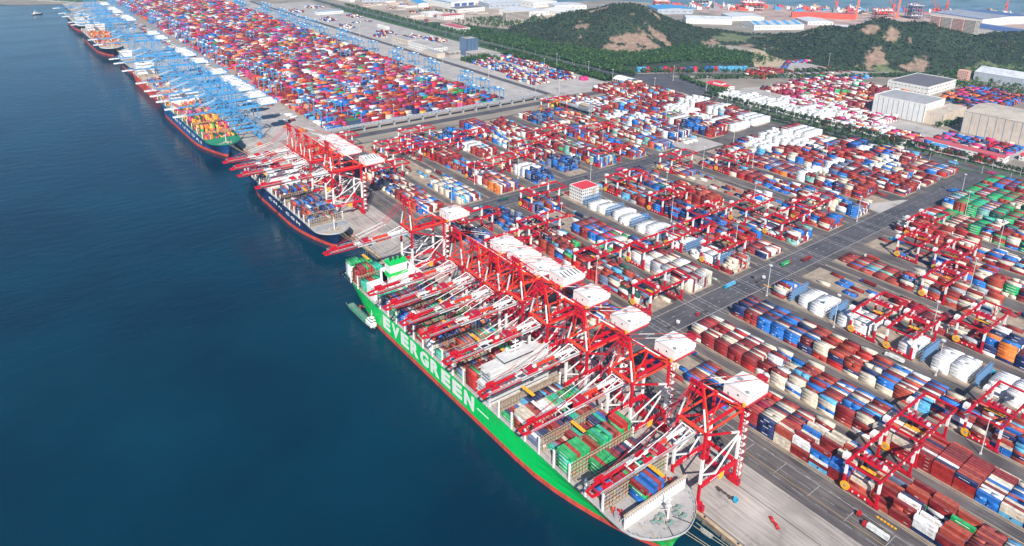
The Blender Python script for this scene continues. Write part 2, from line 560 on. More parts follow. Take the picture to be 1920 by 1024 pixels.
cc[:, 3] = 1
g1 = vnoise(gx, gy, 60, 11).reshape(-1)[:, None]
cc[:, :3] = np.where(rk[:, None], np.array([.27, .18, .13]), np.array([.022, .036, .018])*(.7+.9*g1))
fld = (vnoise(gx, gy, 45, 12).reshape(-1) > .55) & (gz.reshape(-1) < 12) & (gx.reshape(-1) > 1700)
cc[fld, :3] = (.13, .15, .07)
ca.data.foreach_set('color', cc.reshape(-1))
hm = D.materials.new('hillside')
hm.use_nodes = True
t = hm.node_tree
a = t.nodes.new('ShaderNodeAttribute')
a.attribute_name = 'Col'
gn = t.nodes.new('ShaderNodeNewGeometry')
nn = t.nodes.new('ShaderNodeTexNoise')
nn.inputs['Scale'].default_value = .09
nn.inputs['Detail'].default_value = 8
t.links.new(gn.outputs['Position'], nn.inputs['Vector'])
mr = t.nodes.new('ShaderNodeMapRange')
mr.inputs[1].default_value, mr.inputs[2].default_value, mr.inputs[3].default_value, mr.inputs[4].default_value = .3, .7, .6, 1.35
t.links.new(nn.outputs[0], mr.inputs[0])
mx = t.nodes.new('ShaderNodeVectorMath')
mx.operation = 'SCALE'
t.links.new(a.outputs['Color'], mx.inputs[0])
t.links.new(mr.outputs[0], mx.inputs['Scale'])
t.links.new(mx.outputs[0], t.nodes['Principled BSDF'].inputs['Base Color'])
t.nodes['Principled BSDF'].inputs['Roughness'].default_value = 1
me.materials.append(hm)
o = D.objects.new('hills', me)
COL.objects.link(o)
for p in me.polygons: p.use_smooth = True
tag(o, kind='structure')

def leaf_cloud(centres, rad, per, size, cols, name, sq=0.7, seed=1, up=0.35):
    """leaf clumps: small randomly turned faces spread through each crown"""
    r = np.random.default_rng(seed)
    n = len(centres)
    C = np.repeat(centres, per, 0)
    R = np.repeat(rad, per)[:, None]
    d = r.normal(size=(n*per, 3))
    d /= np.linalg.norm(d, axis=1)[:, None]
    rr = r.random((n*per, 1))**.45
    pos = C + d*rr*R*np.array([1, 1, sq])
    nrm = d + r.normal(size=d.shape)*.5 + np.array([0, 0, up])
    nrm /= np.linalg.norm(nrm, axis=1)[:, None]
    a = np.cross(nrm, r.normal(size=d.shape))
    a /= np.linalg.norm(a, axis=1)[:, None]
    bb = np.cross(nrm, a)
    s = size*(.6+.8*r.random((n*per, 1)))*R
    V = np.stack([pos-a*s, pos+bb*s*.8, pos+a*s*.9, pos-bb*s], 1).reshape(-1, 3)
    k = np.repeat(np.array(cols)[r.integers(0, len(cols), n)], per, 0)*(.65+.7*r.random((n*per, 1)))
    me = D.meshes.new(name)
    N = n*per
    me.vertices.add(N*4)
    me.vertices.foreach_set('co', V.reshape(-1))
    me.loops.add(N*4)
    me.loops.foreach_set('vertex_index', np.arange(N*4))
    me.polygons.add(N)
    me.polygons.foreach_set('loop_start', np.arange(N)*4)
    me.polygons.foreach_set('loop_total', np.full(N, 4))
    me.update()
    ca = me.color_attributes.new('Col', 'FLOAT_COLOR', 'CORNER')
    L = np.ones((N*4, 4))
    L[:, :3] = np.repeat(k, 4, 0)
    ca.data.foreach_set('color', L.reshape(-1))
    me.materials.append(LEAF)
    return me
LEAF = D.materials.new('leaves')
LEAF.use_nodes = True
t = LEAF.node_tree
a = t.nodes.new('ShaderNodeAttribute')
a.attribute_name = 'Col'
t.links.new(a.outputs['Color'], t.nodes['Principled BSDF'].inputs['Base Color'])
t.nodes['Principled BSDF'].inputs['Roughness'].default_value = .8
t.nodes['Principled BSDF'].inputs['Specular IOR Level'].default_value = .2
GREENS = [(.042, .060, .028), (.030, .048, .030), (.056, .070, .028), (.032, .056, .032), (.062, .092, .030), (.075, .066, .036), (.05, .05, .034)]
r = np.random.default_rng(5)
P = []
for xx in np.arange(1190, 2880, 8.5):
    for yy in np.arange(380, 1940, 8.5):
        P.append((xx+r.uniform(-4, 4), yy+r.uniform(-4, 4)))
P = np.array(P)
hz = hill(P[:, 0], P[:, 1])
rk = rocky(P[:, 0], P[:, 1])
dens = vnoise(P[:, 0], P[:, 1], 50, 21)
k = (hz > -1) & ~rk & (r.random(len(P)) < np.where(hz < 8, .5, .93)) & ~((hz < 12) & (P[:, 0] > 1700) & (vnoise(P[:, 0], P[:, 1], 45, 12) > .5))
P, hz = P[k], hz[k]
rad = 3.2+2.6*r.random(len(P))
o = D.objects.new('hill_woodland', leaf_cloud(np.column_stack([P, hz+rad*.5]), rad, 9, .42, GREENS, 'hill_woodland', seed=3))
COL.objects.link(o)
tag(o, 'dark green scrub and pine wood covering the rocky hills', 'woodland', kind='stuff')

# roadside trees: the nearest as trees of their own, the rest as one mass
BARK = mat('bark', (.10, .07, .05), .9)
protos = []
for k in range(4):
    h = 8+k*.8
    cs = np.array([(random.Random(k*9+i).uniform(-1.6, 1.6), random.Random(k*7+i).uniform(-1.6, 1.6), h*.55+i*h*.075) for i in range(5)])
    me = leaf_cloud(cs, np.array([2.3, 2.6, 2.4, 1.9, 1.3]), 34, .24, [[(.032, .07, .022)], [(.026, .058, .02)], [(.042, .085, .022)], [(.03, .055, .025)]][k], 'crown', 1.0, seed=40+k)
    b = MB()
    b.cyl((0, 0, 0), (0.1, 0.1, h*.6), .3, 6, 0, .12)
    for q in range(3):
        t0 = q*2.1
        b.cyl((0.05, 0.05, h*.38), (1.5*math.cos(t0), 1.5*math.sin(t0), h*.62), .13, 5, 0, .05)
    protos.append((me, b))
TR = []
rr = random.Random(8)
def trow(x, ya, yb, st, sx=1.2, skip=.04):
    y = ya
    while y < yb:
        if rr.random() > skip:
            TR.append((x+rr.uniform(-sx, sx), y+rr.uniform(-1, 1)))
        y += st
trow(1176, 235, 880, 5.2)
trow(1126, 470, 850, 6.5)
trow(1150, 430, 640, 12, .5)
n_near = len(TR)
for x in (1118, 1182, 1188):
    trow(x, 1085, 1560, 5.6)
TR2 = []
def trow2(x, ya, yb, st, sx=2):
    y = ya
    while y < yb:
        TR2.append((x+rr.uniform(-sx, sx), y+rr.uniform(-1.5, 1.5)))
        y += st
for x in (1122, 1180, 1190):
    trow2(x, 1560, 2600, 8)
for i in range(560):
    TR2.append((rr.uniform(1096, 1130), rr.uniform(1090, 1470)))
for i in range(420):
    TR2.append((rr.uniform(1176, 1216), rr.uniform(1120, 1700)))
for i in range(200):
    t0 = rr.random()
    TR2.append((985+rr.uniform(-30, 60), 1415+rr.uniform(-15, 40)))
for (xa, ya), (xb, yb), n in [((1215, 1125), (1560, 892), 150), ((1560, 892), (2150, 660), 190), ((1260, 1015), (1560, 825), 140), ((1560, 825), (1730, 735), 90), ((1730, 735), (2250, 480), 300), ((1225, 880), (1262, 1020), 60), ((1190, 870), (1240, 880), 30),
                              ((1330, 500), (1460, 470), 30), ((1460, 480), (1560, 560), 50), ((1720, 640), (1790, 480), 60), ((1200, 1900), (1290, 1760), 60), ((1320, 2300), (1480, 2200), 50)]:
    for i in range(n):
        t0 = rr.random()
        TR2.append((xa+(xb-xa)*t0+rr.uniform(-7, 7), ya+(yb-ya)*t0+rr.uniform(-7, 7)))
for i in range(500):
    TR2.append((rr.uniform(1720, 2300), rr.uniform(480, 700)))
for i in range(3400):
    t0 = rr.random()
    TR2.append((1195+t0*330+rr.uniform(-12, 150), 1560-t0*480+rr.uniform(-90, 150)))
for i in range(500):
    TR2.append((rr.uniform(1192, 1290), rr.uniform(1480, 1960)))
for i in range(1500):
    t0 = rr.random()
    TR2.append((1200+t0*260+rr.uniform(-10, 60), 1170-t0*40+rr.uniform(0, 260)))
for i in range(400):
    t0 = rr.uniform(0, 1)
    TR2.append((1350+t0*260+rr.uniform(-50, 50), 1920+rr.uniform(-90, 110)))
TR3 = TR[:290]
TR2 += TR[290:]
for i, (x, y) in enumerate(TR3):
    me, b = protos[i % 4]
    o = empty('roadside_tree', (x, y, .05), rr.uniform(0, 6))
    s = rr.uniform(1.1, 1.55)
    o.scale = (s, s, s)
    c = D.objects.new('crown', me)
    COL.objects.link(c)
    c.parent = o
    if i < 4:
        tk = b.build('trunk', BARK, o)
        protos[i] = (me, tk.data)
    else:
        tk = D.objects.new('trunk', b)
        COL.objects.link(tk)
        tk.parent = o
    if i < n_near:
        k_ = sum(1 for q_ in TR3[:i+1] if abs(q_[0]-x) < 6 and q_[1] <= y+1e9 and (q_[0] > 1163) == (x > 1163) and (q_[0] < 1138) == (x < 1138))
        tag(o, '%s green tree from the near end of the %s row of the highway' % (nth(k_), 'outer' if x > 1163 else ('yard side' if x < 1138 else 'middle')), 'tree', 'trees beside the harbour highway')
    else:
        k_ = sum(1 for q_ in TR3[n_near:i+1] if abs(q_[0]-x) < 4)
        tag(o, '%s tree of the dense row %s the far highway below the hill' % (nth(k_), 'left of' if x < 1150 else 'right of'), 'tree', 'trees along the far road')
A = np.array(TR2)
rad = 3.2+2.2*r.random(len(A))
o = D.objects.new('tree_belt', leaf_cloud(np.column_stack([A, rad*1.1+1.5]), rad, 16, .36, [(.046, .10, .026), (.03, .066, .024), (.065, .12, .028)], 'tree_belt', 1.1, seed=9))
COL.objects.link(o)
tag(o, 'distant belts of green roadside trees', 'tree belt', kind='stuff')

# ------------------------------------------------------------------ ship to shore cranes
def sts(style, tall=1.0, boom_yaw=0, seed=0):
    """quay crane at rail x = 306, local origin at the middle of its waterside rail"""
    rd = style == 'red'
    M = [RED, WHT, ORG, RED2, YEL, GRY, GLS] if rd else [BLU, WHT, BLU, BLU, YEL, GRY, GLS]
    A, B_, C_, F_ = (0, 1, 2, 3) if rd else (0, 0, 0, 0)
    root = empty('quay_crane')
    T = tall
    q = .74 if rd else .46
    zt = 56*T
    zb = 51*T
    za = 84*T if rd else 90
    G = 36
    for x in (0, G):
        for y in (-10.5, 10.5):
            b = MB()
            b.beam((x, y, 2.5), (x, y, zt), 2.3*q, 2.0*q, bands=[(0, .30, A), (.30, .64, B_), (.64, 1, A)])
            b.box(x-2, x+2, y-2.2, y+2.2, 1.2, 5, A)
            b.build('leg', M, root)
        b = MB()
        b.box(x-1.2, x+1.2, -15, 15, 2.4, 4.6, F_)
        for y in (-13, -8.5, 8.5, 13):
            b.box(x-1.3, x+1.3, y-1.9, y+1.9, .4, 2.3, A)
            for dy in (-1.1, 1.1):
                b.cyl((x-.5, y+dy, .55), (x+.5, y+dy, .55), .45, 8, 5)
        b.build('bogie_beam', M, root)
        b = MB()
        b.box(x-.9*q, x+.9*q, -9.5, 9.5, zt-1.9, zt, C_)
        b.build('cross_beam', M, root)
        if x: MB().box(x-1*q, x+1*q, -9.5, 9.5, 15, 17.4, A).build('portal_tie', M, root)
    for y in (-10.5, 10.5):
        b = MB()
        b.box(1.2, G-1.2, y-.9, y+.9, 15, 17.6, A)
        if rd:
            for k in range(9):
                b.box(9+k*1.6, 9.9+k*1.6, y-.95, y+.95, 15.8, 16.8, 1)
        for k in range(12):
            b.beam((1.5+k*3, y+1.0, 17.6), (1.5+k*3, y+1.0, 18.8), .12, m=1)
        b.build('portal_beam', M, root)
        b = MB()
        if rd:
            b.beam((0, y, 26), (G, y, 38*T), .7, m=1)
            b.beam((0, y, 25), (15, y, 18.4), .8, m=1)
            b.beam((15, y, 18.4), (G, y, 37*T), .8, m=1)
            b.beam((0, y, zt-2), (G, y, 39*T), 1.1, bands=[(0, .72, 0), (.72, 1, 1)])
            b.beam((1, y, zt-.8), (G-1, y, zt-.8), 1.0, m=2)
        else:
            b.beam((0, y, zt-1), (G, y, 18), .8, m=0)
            b.beam((0, y, 18), (G*.5, y, 36), .7, m=0)
            b.beam((1, y, zt-1), (G-1, y, zt-1), 1.2, m=0)
        b.build('brace', M, root)
    # mast head
    b = MB()
    for s in (-1, 1):
        b.beam((0, s*10, zt), (1, s*3.6, za), 1.15*q, bands=[(0, .5, 1 if rd else 0), (.5, 1, A)])
        b.beam((4, s*9, zt), (2.5, s*3.6, za-2), .8, m=C_)
        b.beam((2, s*3.8, za), (G, s*8.5, zt+1), 1.05*q, bands=[(0, .36, A), (.36, .78, 1 if rd else 0), (.78, 1, C_)])
        b.beam((0, s*10, zt+1), (G*.52, s*5.8, (zt+za)/2-1), .5, m=C_)
    b.box(-.9, 2.4, -4.4, 4.4, za-1, za+.4, A)
    b.box(-.6, 2.4, -4.6, 4.6, za-6, za-5, A)
    for s in (-3.4, -1.2, 1.2, 3.4):
        b.cyl((-.4, s-.3, za+1.6), (-.4, s+.3, za+1.6), 1.1, 8, F_)
        b.beam((0, s, za+.8), (1.6, s*1.1, za+3), .3, m=A)
    for k in range(5):
        b.beam((-1.2, -5+2.5*k, za+.8), (-1.2, -5+2.5*k, za+2.1), .15, m=A)
    b.beam((-1.2, -5, za+2), (-1.2, 5, za+2), .15, m=A)
    b.build('mast_frame', M, root)
    # boom over the water and the fixed girder behind it
    b = MB()
    tipc = 0 if rd else 1
    bands = [(0, .23, 1), (.23, .45, 2), (.45, .69, 1), (.69, 1, 0)] if rd else [(0, .86, 0), (.86, 1, 1)]
    for s in (-1, 1):
        b.beam((-1, s*3.3, zb), (-76, s*3.3, zb), .95*q, 2.3 if rd else 1.2, bands=bands)
        b.beam((-76, s*3.3, zb), (-84, s*2.2, zb-.3), .8, 1.6, m=tipc)
        for k in range(11):
            b.beam((-3-k*7, s*4.6, zb+1.1), (-3-k*7, s*4.6, zb+2.3), .14, m=1)
        b.beam((-1, s*4.6, zb+2.2), (-80, s*4.6, zb+2.2), .14, m=1 if rd else 0)
        if rd: b.box(-80, -1, min(s*3.8, s*4.9), max(s*3.8, s*4.9), zb+.9, zb+1.05, 5)
    for k in range(13):
        x = -2-k*6.5
        i = 1 if (x > -19 or -58 < x < -38) else (2 if x > -38 else 0)
        b.beam((x, -3, zb+.6), (x, 3, zb+.6), .55, m=i if rd else 0)
    b.beam((-84, -2.6, zb-.3), (-84, 2.6, zb-.3), 1.0, m=tipc)
    if rd:
        for s in (-1, 1):          # white lattice top at the hinge
            b.beam((-1, s*3.3, zb+1), (-5, s*3.3, zb+5.5), .5, m=1)
            b.beam((-5, s*3.3, zb+5.5), (-19, s*3.3, zb+1.4), .55, m=1)
            b.beam((-11, s*3.3, zb+3.8), (-11, s*3.3, zb+1), .35, m=1)
        b.beam((-5, -3.3, zb+5.5), (-5, 3.3, zb+5.5), .5, m=1)
        for x0 in (-42, -74):
            b.beam((x0, -3.3, zb+2.6), (x0, 3.3, zb+2.6), .9, m=0)
            b.box(x0-3, x0+3, -4.2, -2.4, zb+1.2, zb+3, 0)
            b.box(x0-3, x0+3, 2.4, 4.2, zb+1.2, zb+3, 0)
    b.build('boom', M, root)
    b = MB()
    for s in (-1, 1):
        b.beam((1, s*3.3, zb), (66, s*3.3, zb), .95, 2.4, m=A)
        b.beam((66, s*3.3, zb), (73, s*3.0, zb+7), .7, m=C_)
        b.beam((60, s*4.4, zb+1), (73, s*3.4, zb+7), .5, m=F_)
        b.beam((62, s*3, zb+3), (74, s*3, zb+3), .6, m=F_)
    for k in range(10):
        b.beam((3+k*7, -3, zb), (3+k*7, 3, zb), .6, m=F_)
    b.box(61, 74, -3.6, 3.6, zb+1.3, zb+1.8, F_)
    b.box(65, 69, -2, 2.4, zb+1.8, zb+4.6, F_)
    b.box(70, 74, -3.2, 3.2, zb+5.2, zb+7.2, F_)
    b.build('rear_girder', M, root)
    # stays
    b = MB()
    for s in (-1, 1):
        b.cyl((0, s*3, za), (-42, s*3.3, zb+2.4), .17, 5, 0, .17)
        b.cyl((0, s*2.4, za-.6), (-23, s*3.0, (za+zb)/2-2), .17, 5, F_)
        b.cyl((-23, s*3.0, (za+zb)/2-2), (-52, s*3.2, zb+8), .24, 5, 1)
        b.cyl((-52, s*3.2, zb+8), (-74, s*3.3, zb+2.4), .18, 5, F_)
        b.cyl((0, s*1.3, za+1), (-74, s*1.8, zb+3), .08, 4, F_)
        b.cyl((2, s*3, za), (73, s*3.1, zb+7), .18, 5, C_)
        b.cyl((18, s*3.05, za-(za-zb-7)*.22), (34, s*3.06, za-(za-zb-7)*.45), .26, 5, 1)
    b.build('stays', M, root)
    # machinery house
    b = MB()
    hz0 = zb+1.6
    b.box(43, 65, -9, 11, hz0-.5, hz0, F_)
    b.box(44, 63.5, -8, 10, hz0, hz0+7.6, 1)
    b.box(63.6, 66, -8, 4, hz0, hz0+5, 1)
    b.quad([(44, -8.0, hz0+7.6), (63.5, -8.0, hz0+7.6), (63.5, 1, hz0+8.9), (44, 1, hz0+8.9)], 1)
    b.quad([(44, 1, hz0+8.9), (63.5, 1, hz0+8.9), (63.5, 10.0, hz0+7.6), (44, 10.0, hz0+7.6)], 1)
    b.quad([(44, -8, hz0+7.6), (44, 1, hz0+8.85), (44, 10, hz0+7.6)], 1)
    b.quad([(63.5, 10, hz0+7.6), (63.5, 1, hz0+8.85), (63.5, -8, hz0+7.6)], 1)
    for k in range(5):
        xx = 46.5+k*3.6
        if T > 1:
            b.quad([(xx, -7.6, hz0+7.74), (xx+1.2, -7.6, hz0+7.74), (xx+1.2, .4, hz0+8.92), (xx, .4, hz0+8.92)], 6)
        else:
            b.quad([(xx, -8, hz0+7.68), (xx+.14, -8, hz0+7.68), (xx+.14, 1, hz0+8.94), (xx, 1, hz0+8.94)], 5)
    b.box(43.95, 63.55, -8.08, -8.0, hz0+7.1, hz0+7.35, 5)
    b.box(43.92, 44.0, -8, 10, hz0+7.1, hz0+7.35, 5)
    b.box(43.9, 44, 5.5, 6.8, hz0, hz0+2.2, 5)
    b.box(52, 54.5, 3, 6, hz0+8.2, hz0+9.4, 5)
    b.box(64, 70, -6, 6, hz0, hz0+3.4, 1)
    b.box(43.9, 44, -1.5, -.3, hz0+3.4, hz0+4.6, 6)
    for k in range(14):
        b.beam((44+k*1.6, -9, hz0), (44+k*1.6, -9, hz0+1.3), .12, m=C_)
    b.beam((44, -9, hz0+1.3), (65, -9, hz0+1.3), .14, m=C_)
    for k in range(9):
        b.box(47+k*1.4, 47.9+k*1.4, -8.06, -8, hz0+3.8+(k % 3)*.3, hz0+5.0, 5 if k % 4 else 1)
    h = b.build('machinery_house', M, root)
    b = MB()
    b.cyl((46, -6, hz0+7.4), (46, -6, hz0+8.8), 1.3, 10, 5)
    b.box(41.8, 43.2, -7.6, -6.2, hz0-.4, hz0+2, 4)
    b.build('roof_vent', M, h)
    # trolley with its cab
    tx = -30-seed*7 % 40
    b = MB()
    b.box(tx-4, tx+4, -4.4, 4.4, zb+1.3, zb+1.9, F_)
    b.box(tx-2.5, tx+2.5, -2.8, 2.8, zb+1.9, zb+3.8, F_)
    b.cyl((tx-3, -2, zb+2.4), (tx-3, 2, zb+2.4), .7, 8, 5)
    b.cyl((tx+3, -2, zb+2.4), (tx+3, 2, zb+2.4), .7, 8, 5)
    t = b.build('trolley', M, root)
    b = MB()
    b.box(tx+4, tx+6.6, -1.4, 1.4, zb-4.6, zb-1.6, 1)
    b.box(tx+3.96, tx+6.64, -1.44, 1.44, zb-4.2, zb-2.9, 6)
    b.build('operator_cab', M, t)
    b = MB()
    sz = zb-14-(seed*5 % 9)
    b.box(tx-1.2, tx+1.2, -6.2, 6.2, sz, sz+.5, 4)
    b.box(tx-.6, tx+.6, -2.4, 2.4, sz+.5, sz+1.4, 4)
    for sx in (-1, 1):
        for sy in (-1, 1):
            b.cyl((tx+sx, sy*2, sz+1), (tx+sx*1.5, sy*2.4, zb+1.4), .07, 4, 5)
    b.build('spreader', M, root)
    b = MB()
    for k in range(9 if rd else 3):
        z = 3+k*5.6
        if z > zt-6: break
        b.beam((G+1.8, -8, z), (G+4.4, -11.8, z+2.8), .9*q, .3, m=1 if rd else 0)
        b.beam((G+4.4, -11.8, z+2.8), (G+1.8, -8, z+5.6), .9, .35, m=1 if rd else 0)
        b.box(G+1.2, G+4.8, -12.6, -11.4, z+2.5, z+3.6, 1 if rd else 0)
    for q in ((G+4.8, -12.6), (G+1.2, -12.6)):
        b.beam((*q, 2), (*q, zt-2), .3, m=A)
    b.build('stair_tower', M, root)
    if rd:
        b = MB()
        b.cyl((20, -11.6, 14.6), (20, -11.0, 14.6), 2.6, 14, 4)
        b.build('cable_reel', M, root)
    return root

def place_crane(protos, key, y, sc=1.0, label=None, group=None):
    if key in protos:
        o = copy_tree(protos[key])
    else:
        o = protos[key] = sts(key[0], key[1], 0, key[2])
    o.location = (306, y, .1)
    tag(o, label, 'quay crane', group)
    return o
PR = {}
RG = 'red and white quay cranes working the green ship'
for y, t, s, lb in [(214, 1, 0, 'nearest red and white quay crane, standing beside the bow of the green ship'),
                    (273, 1, 1, 'red and white quay crane second from the bow of the green ship'),
                    (316, 1, 2, 'third red and white quay crane from the bow of the green ship'),
                    (359, 1, 3, 'fourth red and white quay crane from the bow, just astern of the bridge'),
                    (389, 1.09, 4, 'taller red and white quay crane in the middle of the row over the green ship'),
                    (419, 1, 5, 'sixth red and white quay crane from the bow of the green ship'),
                    (446, 1, 6, 'seventh red and white quay crane from the bow of the green ship'),
                    (473, 1, 7, 'red and white quay crane nearest the green ship funnel, eighth from its bow'),
                    (561, 1, 8, 'lone red and white quay crane beyond the stern of the green ship')]:
    place_crane(PR, ('red', t, s % 3), y, 1, lb, RG)
for y, t, s, lb in [(744, 1.1, 0, 'tall red and white quay crane over the fore part of the navy ship'), (806, 1, 1, 'red and white quay crane amidships of the navy ship, second of four'),
                    (834, 1, 2, 'red and white quay crane by the navy ship, third of four there'), (863, 1, 0, 'red and white quay crane at the navy stern, farthest of the red ones')]:
    place_crane(PR, ('red', t, s), y, 1, lb, 'red and white quay cranes over the navy ship')
BY = [1108, 1160, 1216, 1260, 1303, 1372, 1496, 1580, 1632, 1826, 1905, 2180, 2235, 2360, 2440, 2575]
NM = ['nearest', 'second', 'third', 'fourth', 'fifth', 'sixth', 'seventh', 'eighth', 'ninth', 'tenth', 'eleventh', 'twelfth', 'thirteenth', 'fourteenth', 'fifteenth', 'farthest']
for i, y in enumerate(BY):
    place_crane(PR, ('blue', 1, i % 2), y, 1, '%s light blue quay crane from the red cranes, on the automated quay' % NM[i], 'light blue quay cranes')

# ------------------------------------------------------------------ rail mounted yard gantries
def rmg():
    root = empty('yard_gantry')
    M = [RED, WHT, YEL, GRY, GLS, RED2, DRK]
    L = 57
    for y in (-10.5, 10.5):
        b = MB()
        b.beam((-1, y, 20.6), (L, y, 20.6), 1.3, 1.9, m=0 if y < 0 else 0)
        b.box(0, L, y-.2, y+.2, 21.6, 21.75, 6 if y < 0 else 5)
        for k in range(7):
            b.box(4+k*8, 5.2+k*8, y-1.4, y-.7, 20, 21.2, 1 if k % 2 else 5)
        for k in range(19):
            b.beam((k*3, y+1.6, 20.6), (k*3, y+1.6, 22), .12, m=0)
        b.beam((0, y+1.6, 22), (L, y+1.6, 22), .13, m=0)
        b.build('girder', M, root)
    for x in (0, L-.4):
        b = MB()
        b.beam((x, -9.8, 20.9), (x, 9.8, 20.9), 1.1, 1.2, m=0)
        b.build('end_beam', M, root)
    for x in (1, 45):
        for y in (-10.5, 10.5):
            b = MB()
            b.beam((x, y, 1.5), (x, y, 19.7), 1.7, 1.5, bands=[(0, .56, 0), (.56, 1, 1)])
            b.build('leg', M, root)
        b = MB()
        b.box(x-.8, x+.8, -11.4, 11.4, 1.4, 3.0, 0)
        for y in (-11, -7.5, 7.5, 11):
            b.box(x-.9, x+.9, y-1.4, y+1.4, .5, 1.4, 5)
            b.cyl((x-.4, y-.7, .45), (x+.4, y-.7, .45), .4, 8, 6)
            b.cyl((x-.4, y+.7, .45), (x+.4, y+.7, .45), .4, 8, 6)
        for y in (-4, 0, 4):
            b.box(x-1.2, x-.8, y-.4, y+.4, 2.2, 3.2, 1)
        b.build('sill_beam', M, root)
    b = MB()
    b.cyl((-1.7, 8.6, 5), (-1.1, 8.6, 5), 3.0, 20, 2)
    b.cyl((-1.8, 8.6, 5), (-1.0, 8.6, 5), .9, 10, 3)
    b.build('cable_reel', M, root)
    b = MB()
    b.box(2.5, 7, 11.6, 15, 19.8, 23, 1)
    b.build('electrical_house', M, root)
    b = MB()
    b.box(36, 42, 11.6, 14.6, 19.8, 22.6, 1)
    b.build('electrical_house', M, root)
    return root
def rmg_trolley(root, tx, sz, M):
    b = MB()
    for x in (tx-3.4, tx+3.4):
        b.box(x-.6, x+.6, -10.4, 10.4, 21.8, 22.6, 0)
    b.box(tx-3, tx+3, -6, 6, 22.3, 22.7, 5)
    for y in (-5, -1, 3):
        b.box(tx-2.4, tx+1.6, y, y+2.4, 22.7, 24.2, 0 if y > 0 else 5)
        b.cyl((tx-1.5, y+.6, 24), (tx+2.2, y+.6, 24), .6, 8, 3)
    b.box(tx-2, tx, -8.6, -6.6, 22.6, 24.4, 1)
    b.box(tx+1.2, tx+2.6, 5, 7, 22.7, 24.4, 1)
    t = b.build('trolley', M, root)
    b = MB()
    b.box(tx+3, tx+5.2, -4, -1.6, 18.2, 20.6, 1)
    b.box(tx+2.96, tx+5.24, -4.04, -1.56, 18.8, 19.9, 4)
    b.build('operator_cab', M, t)
    b = MB()
    b.box(tx-1.3, tx+1.3, -6.4, 6.4, sz, sz+.45, 2)
    b.box(tx-.7, tx+.7, -2.2, 2.2, sz+.45, sz+1.5, 2)
    for sx in (-1, 1):
        for sy in (-1, 1):
            b.cyl((tx+sx, sy*2, sz+1), (tx+sx, sy*2.4, 22), .07, 4, 3)
    b.build('spreader', M, root)
RM = [RED, WHT, YEL, GRY, GLS, RED2, DRK]
GANT = [(0, 148, 'front row, near the photo\'s lower right corner, over the quayside stacks'), (1, 150, 'second row, overlapping the frontmost gantry'), (2, 123, 'beside white reefers at the right edge, third row'),
        (3, 240, 'astride the white reefer block right of the cross road, farther of two'), (3, 209, 'astride the white reefer block right of the cross road, nearer of two'),
        (4, 178, 'just beyond the white reefer block, facing a tall light mast'), (5, 232, 'in the sixth row right of the cross road'),
        (6, 249, 'right of the cross road, below the green containers, nearest of three'), (6, 287, 'right of the cross road, middle of three below the green containers'), (7, 306, 'closest to the green container stacks'),
        (1, 384, 'at the left kerb of the cross road, second row'), (3, 402, 'over white reefers at the left kerb of the cross road'), (2, 447, 'third row left of the cross road, over bright blue stacks'),
        (3, 450, 'over the middle of the long white reefer row'), (6, 622, 'nearest the second cross road, seventh row'), (7, 572, 'eighth row, left of the sparse green stacks'), (4, 529, 'beyond the white reefers, fifth row'),
        (5, 452, 'sixth row left of the cross road'), (6, 411, 'seventh row, close to the cross road\'s far end'), (5, 405, 'sixth row, beside the cross road'), (2, 630, 'standing over the second cross road left of the office'),
        (2, 749, 'over green and blue stacks past the second cross road'), (3, 756, 'over white reefers past the second cross road'), (4, 792, 'fifth row, past the second cross road'), (5, 822, 'sixth row, far side of the second cross road'),
        (6, 792, 'seventh row, past the second cross road'), (2, 941, 'near the viaduct, third row'), (7, 965, 'farthest corner, close to the yellow container stack'), (0, 542, 'behind the quay cranes, first row'),
        (1, 465, 'behind the quay cranes, second row'), (1, 905, 'second row, behind the navy ship\'s cranes'), (1, 868, 'second row, nearer of two behind the navy ship\'s cranes'), (0, 1000-24, 'first row, beside the viaduct'), (0, 612, 'first row, behind the lone crane past the green stern'), (1, 560, 'second row, left of the lone quay crane'), (4, 655-50, 'fifth row, behind the office'), (5, 700, 'sixth row, at the second cross road'),
        (0, 820, 'first row, close behind the navy ship\'s cranes'), (3, 880, 'fourth row, halfway from the second cross road to the viaduct'), (2, 860, 'third row, halfway from the second cross road to the viaduct'), (4, 470, 'fifth row, halfway along the white reefers')]
G0 = None
rr = random.Random(3)
NP = []
for i, (r_, y, lb) in enumerate(GANT):
    if G0 is None:
        G0 = rmg()
        base = [o for o in G0.children]
        o = G0
    else:
        o = empty('yard_gantry')
        for ch in base:
            c = ch.copy()
            COL.objects.link(c)
            c.parent = o
    rmg_trolley(o, rr.choice([8, 14, 20, 26, 32]) if i > 1 else (20 if i else 12), rr.choice([12, 14, 16, 17]), RM)
    o.location = (ROWX[r_]-.5, y, .1)
    NP.append((ROWX[r_], y))
    tag(o, 'red yard gantry ' + lb, 'gantry crane', 'red portal gantries over the container rows')

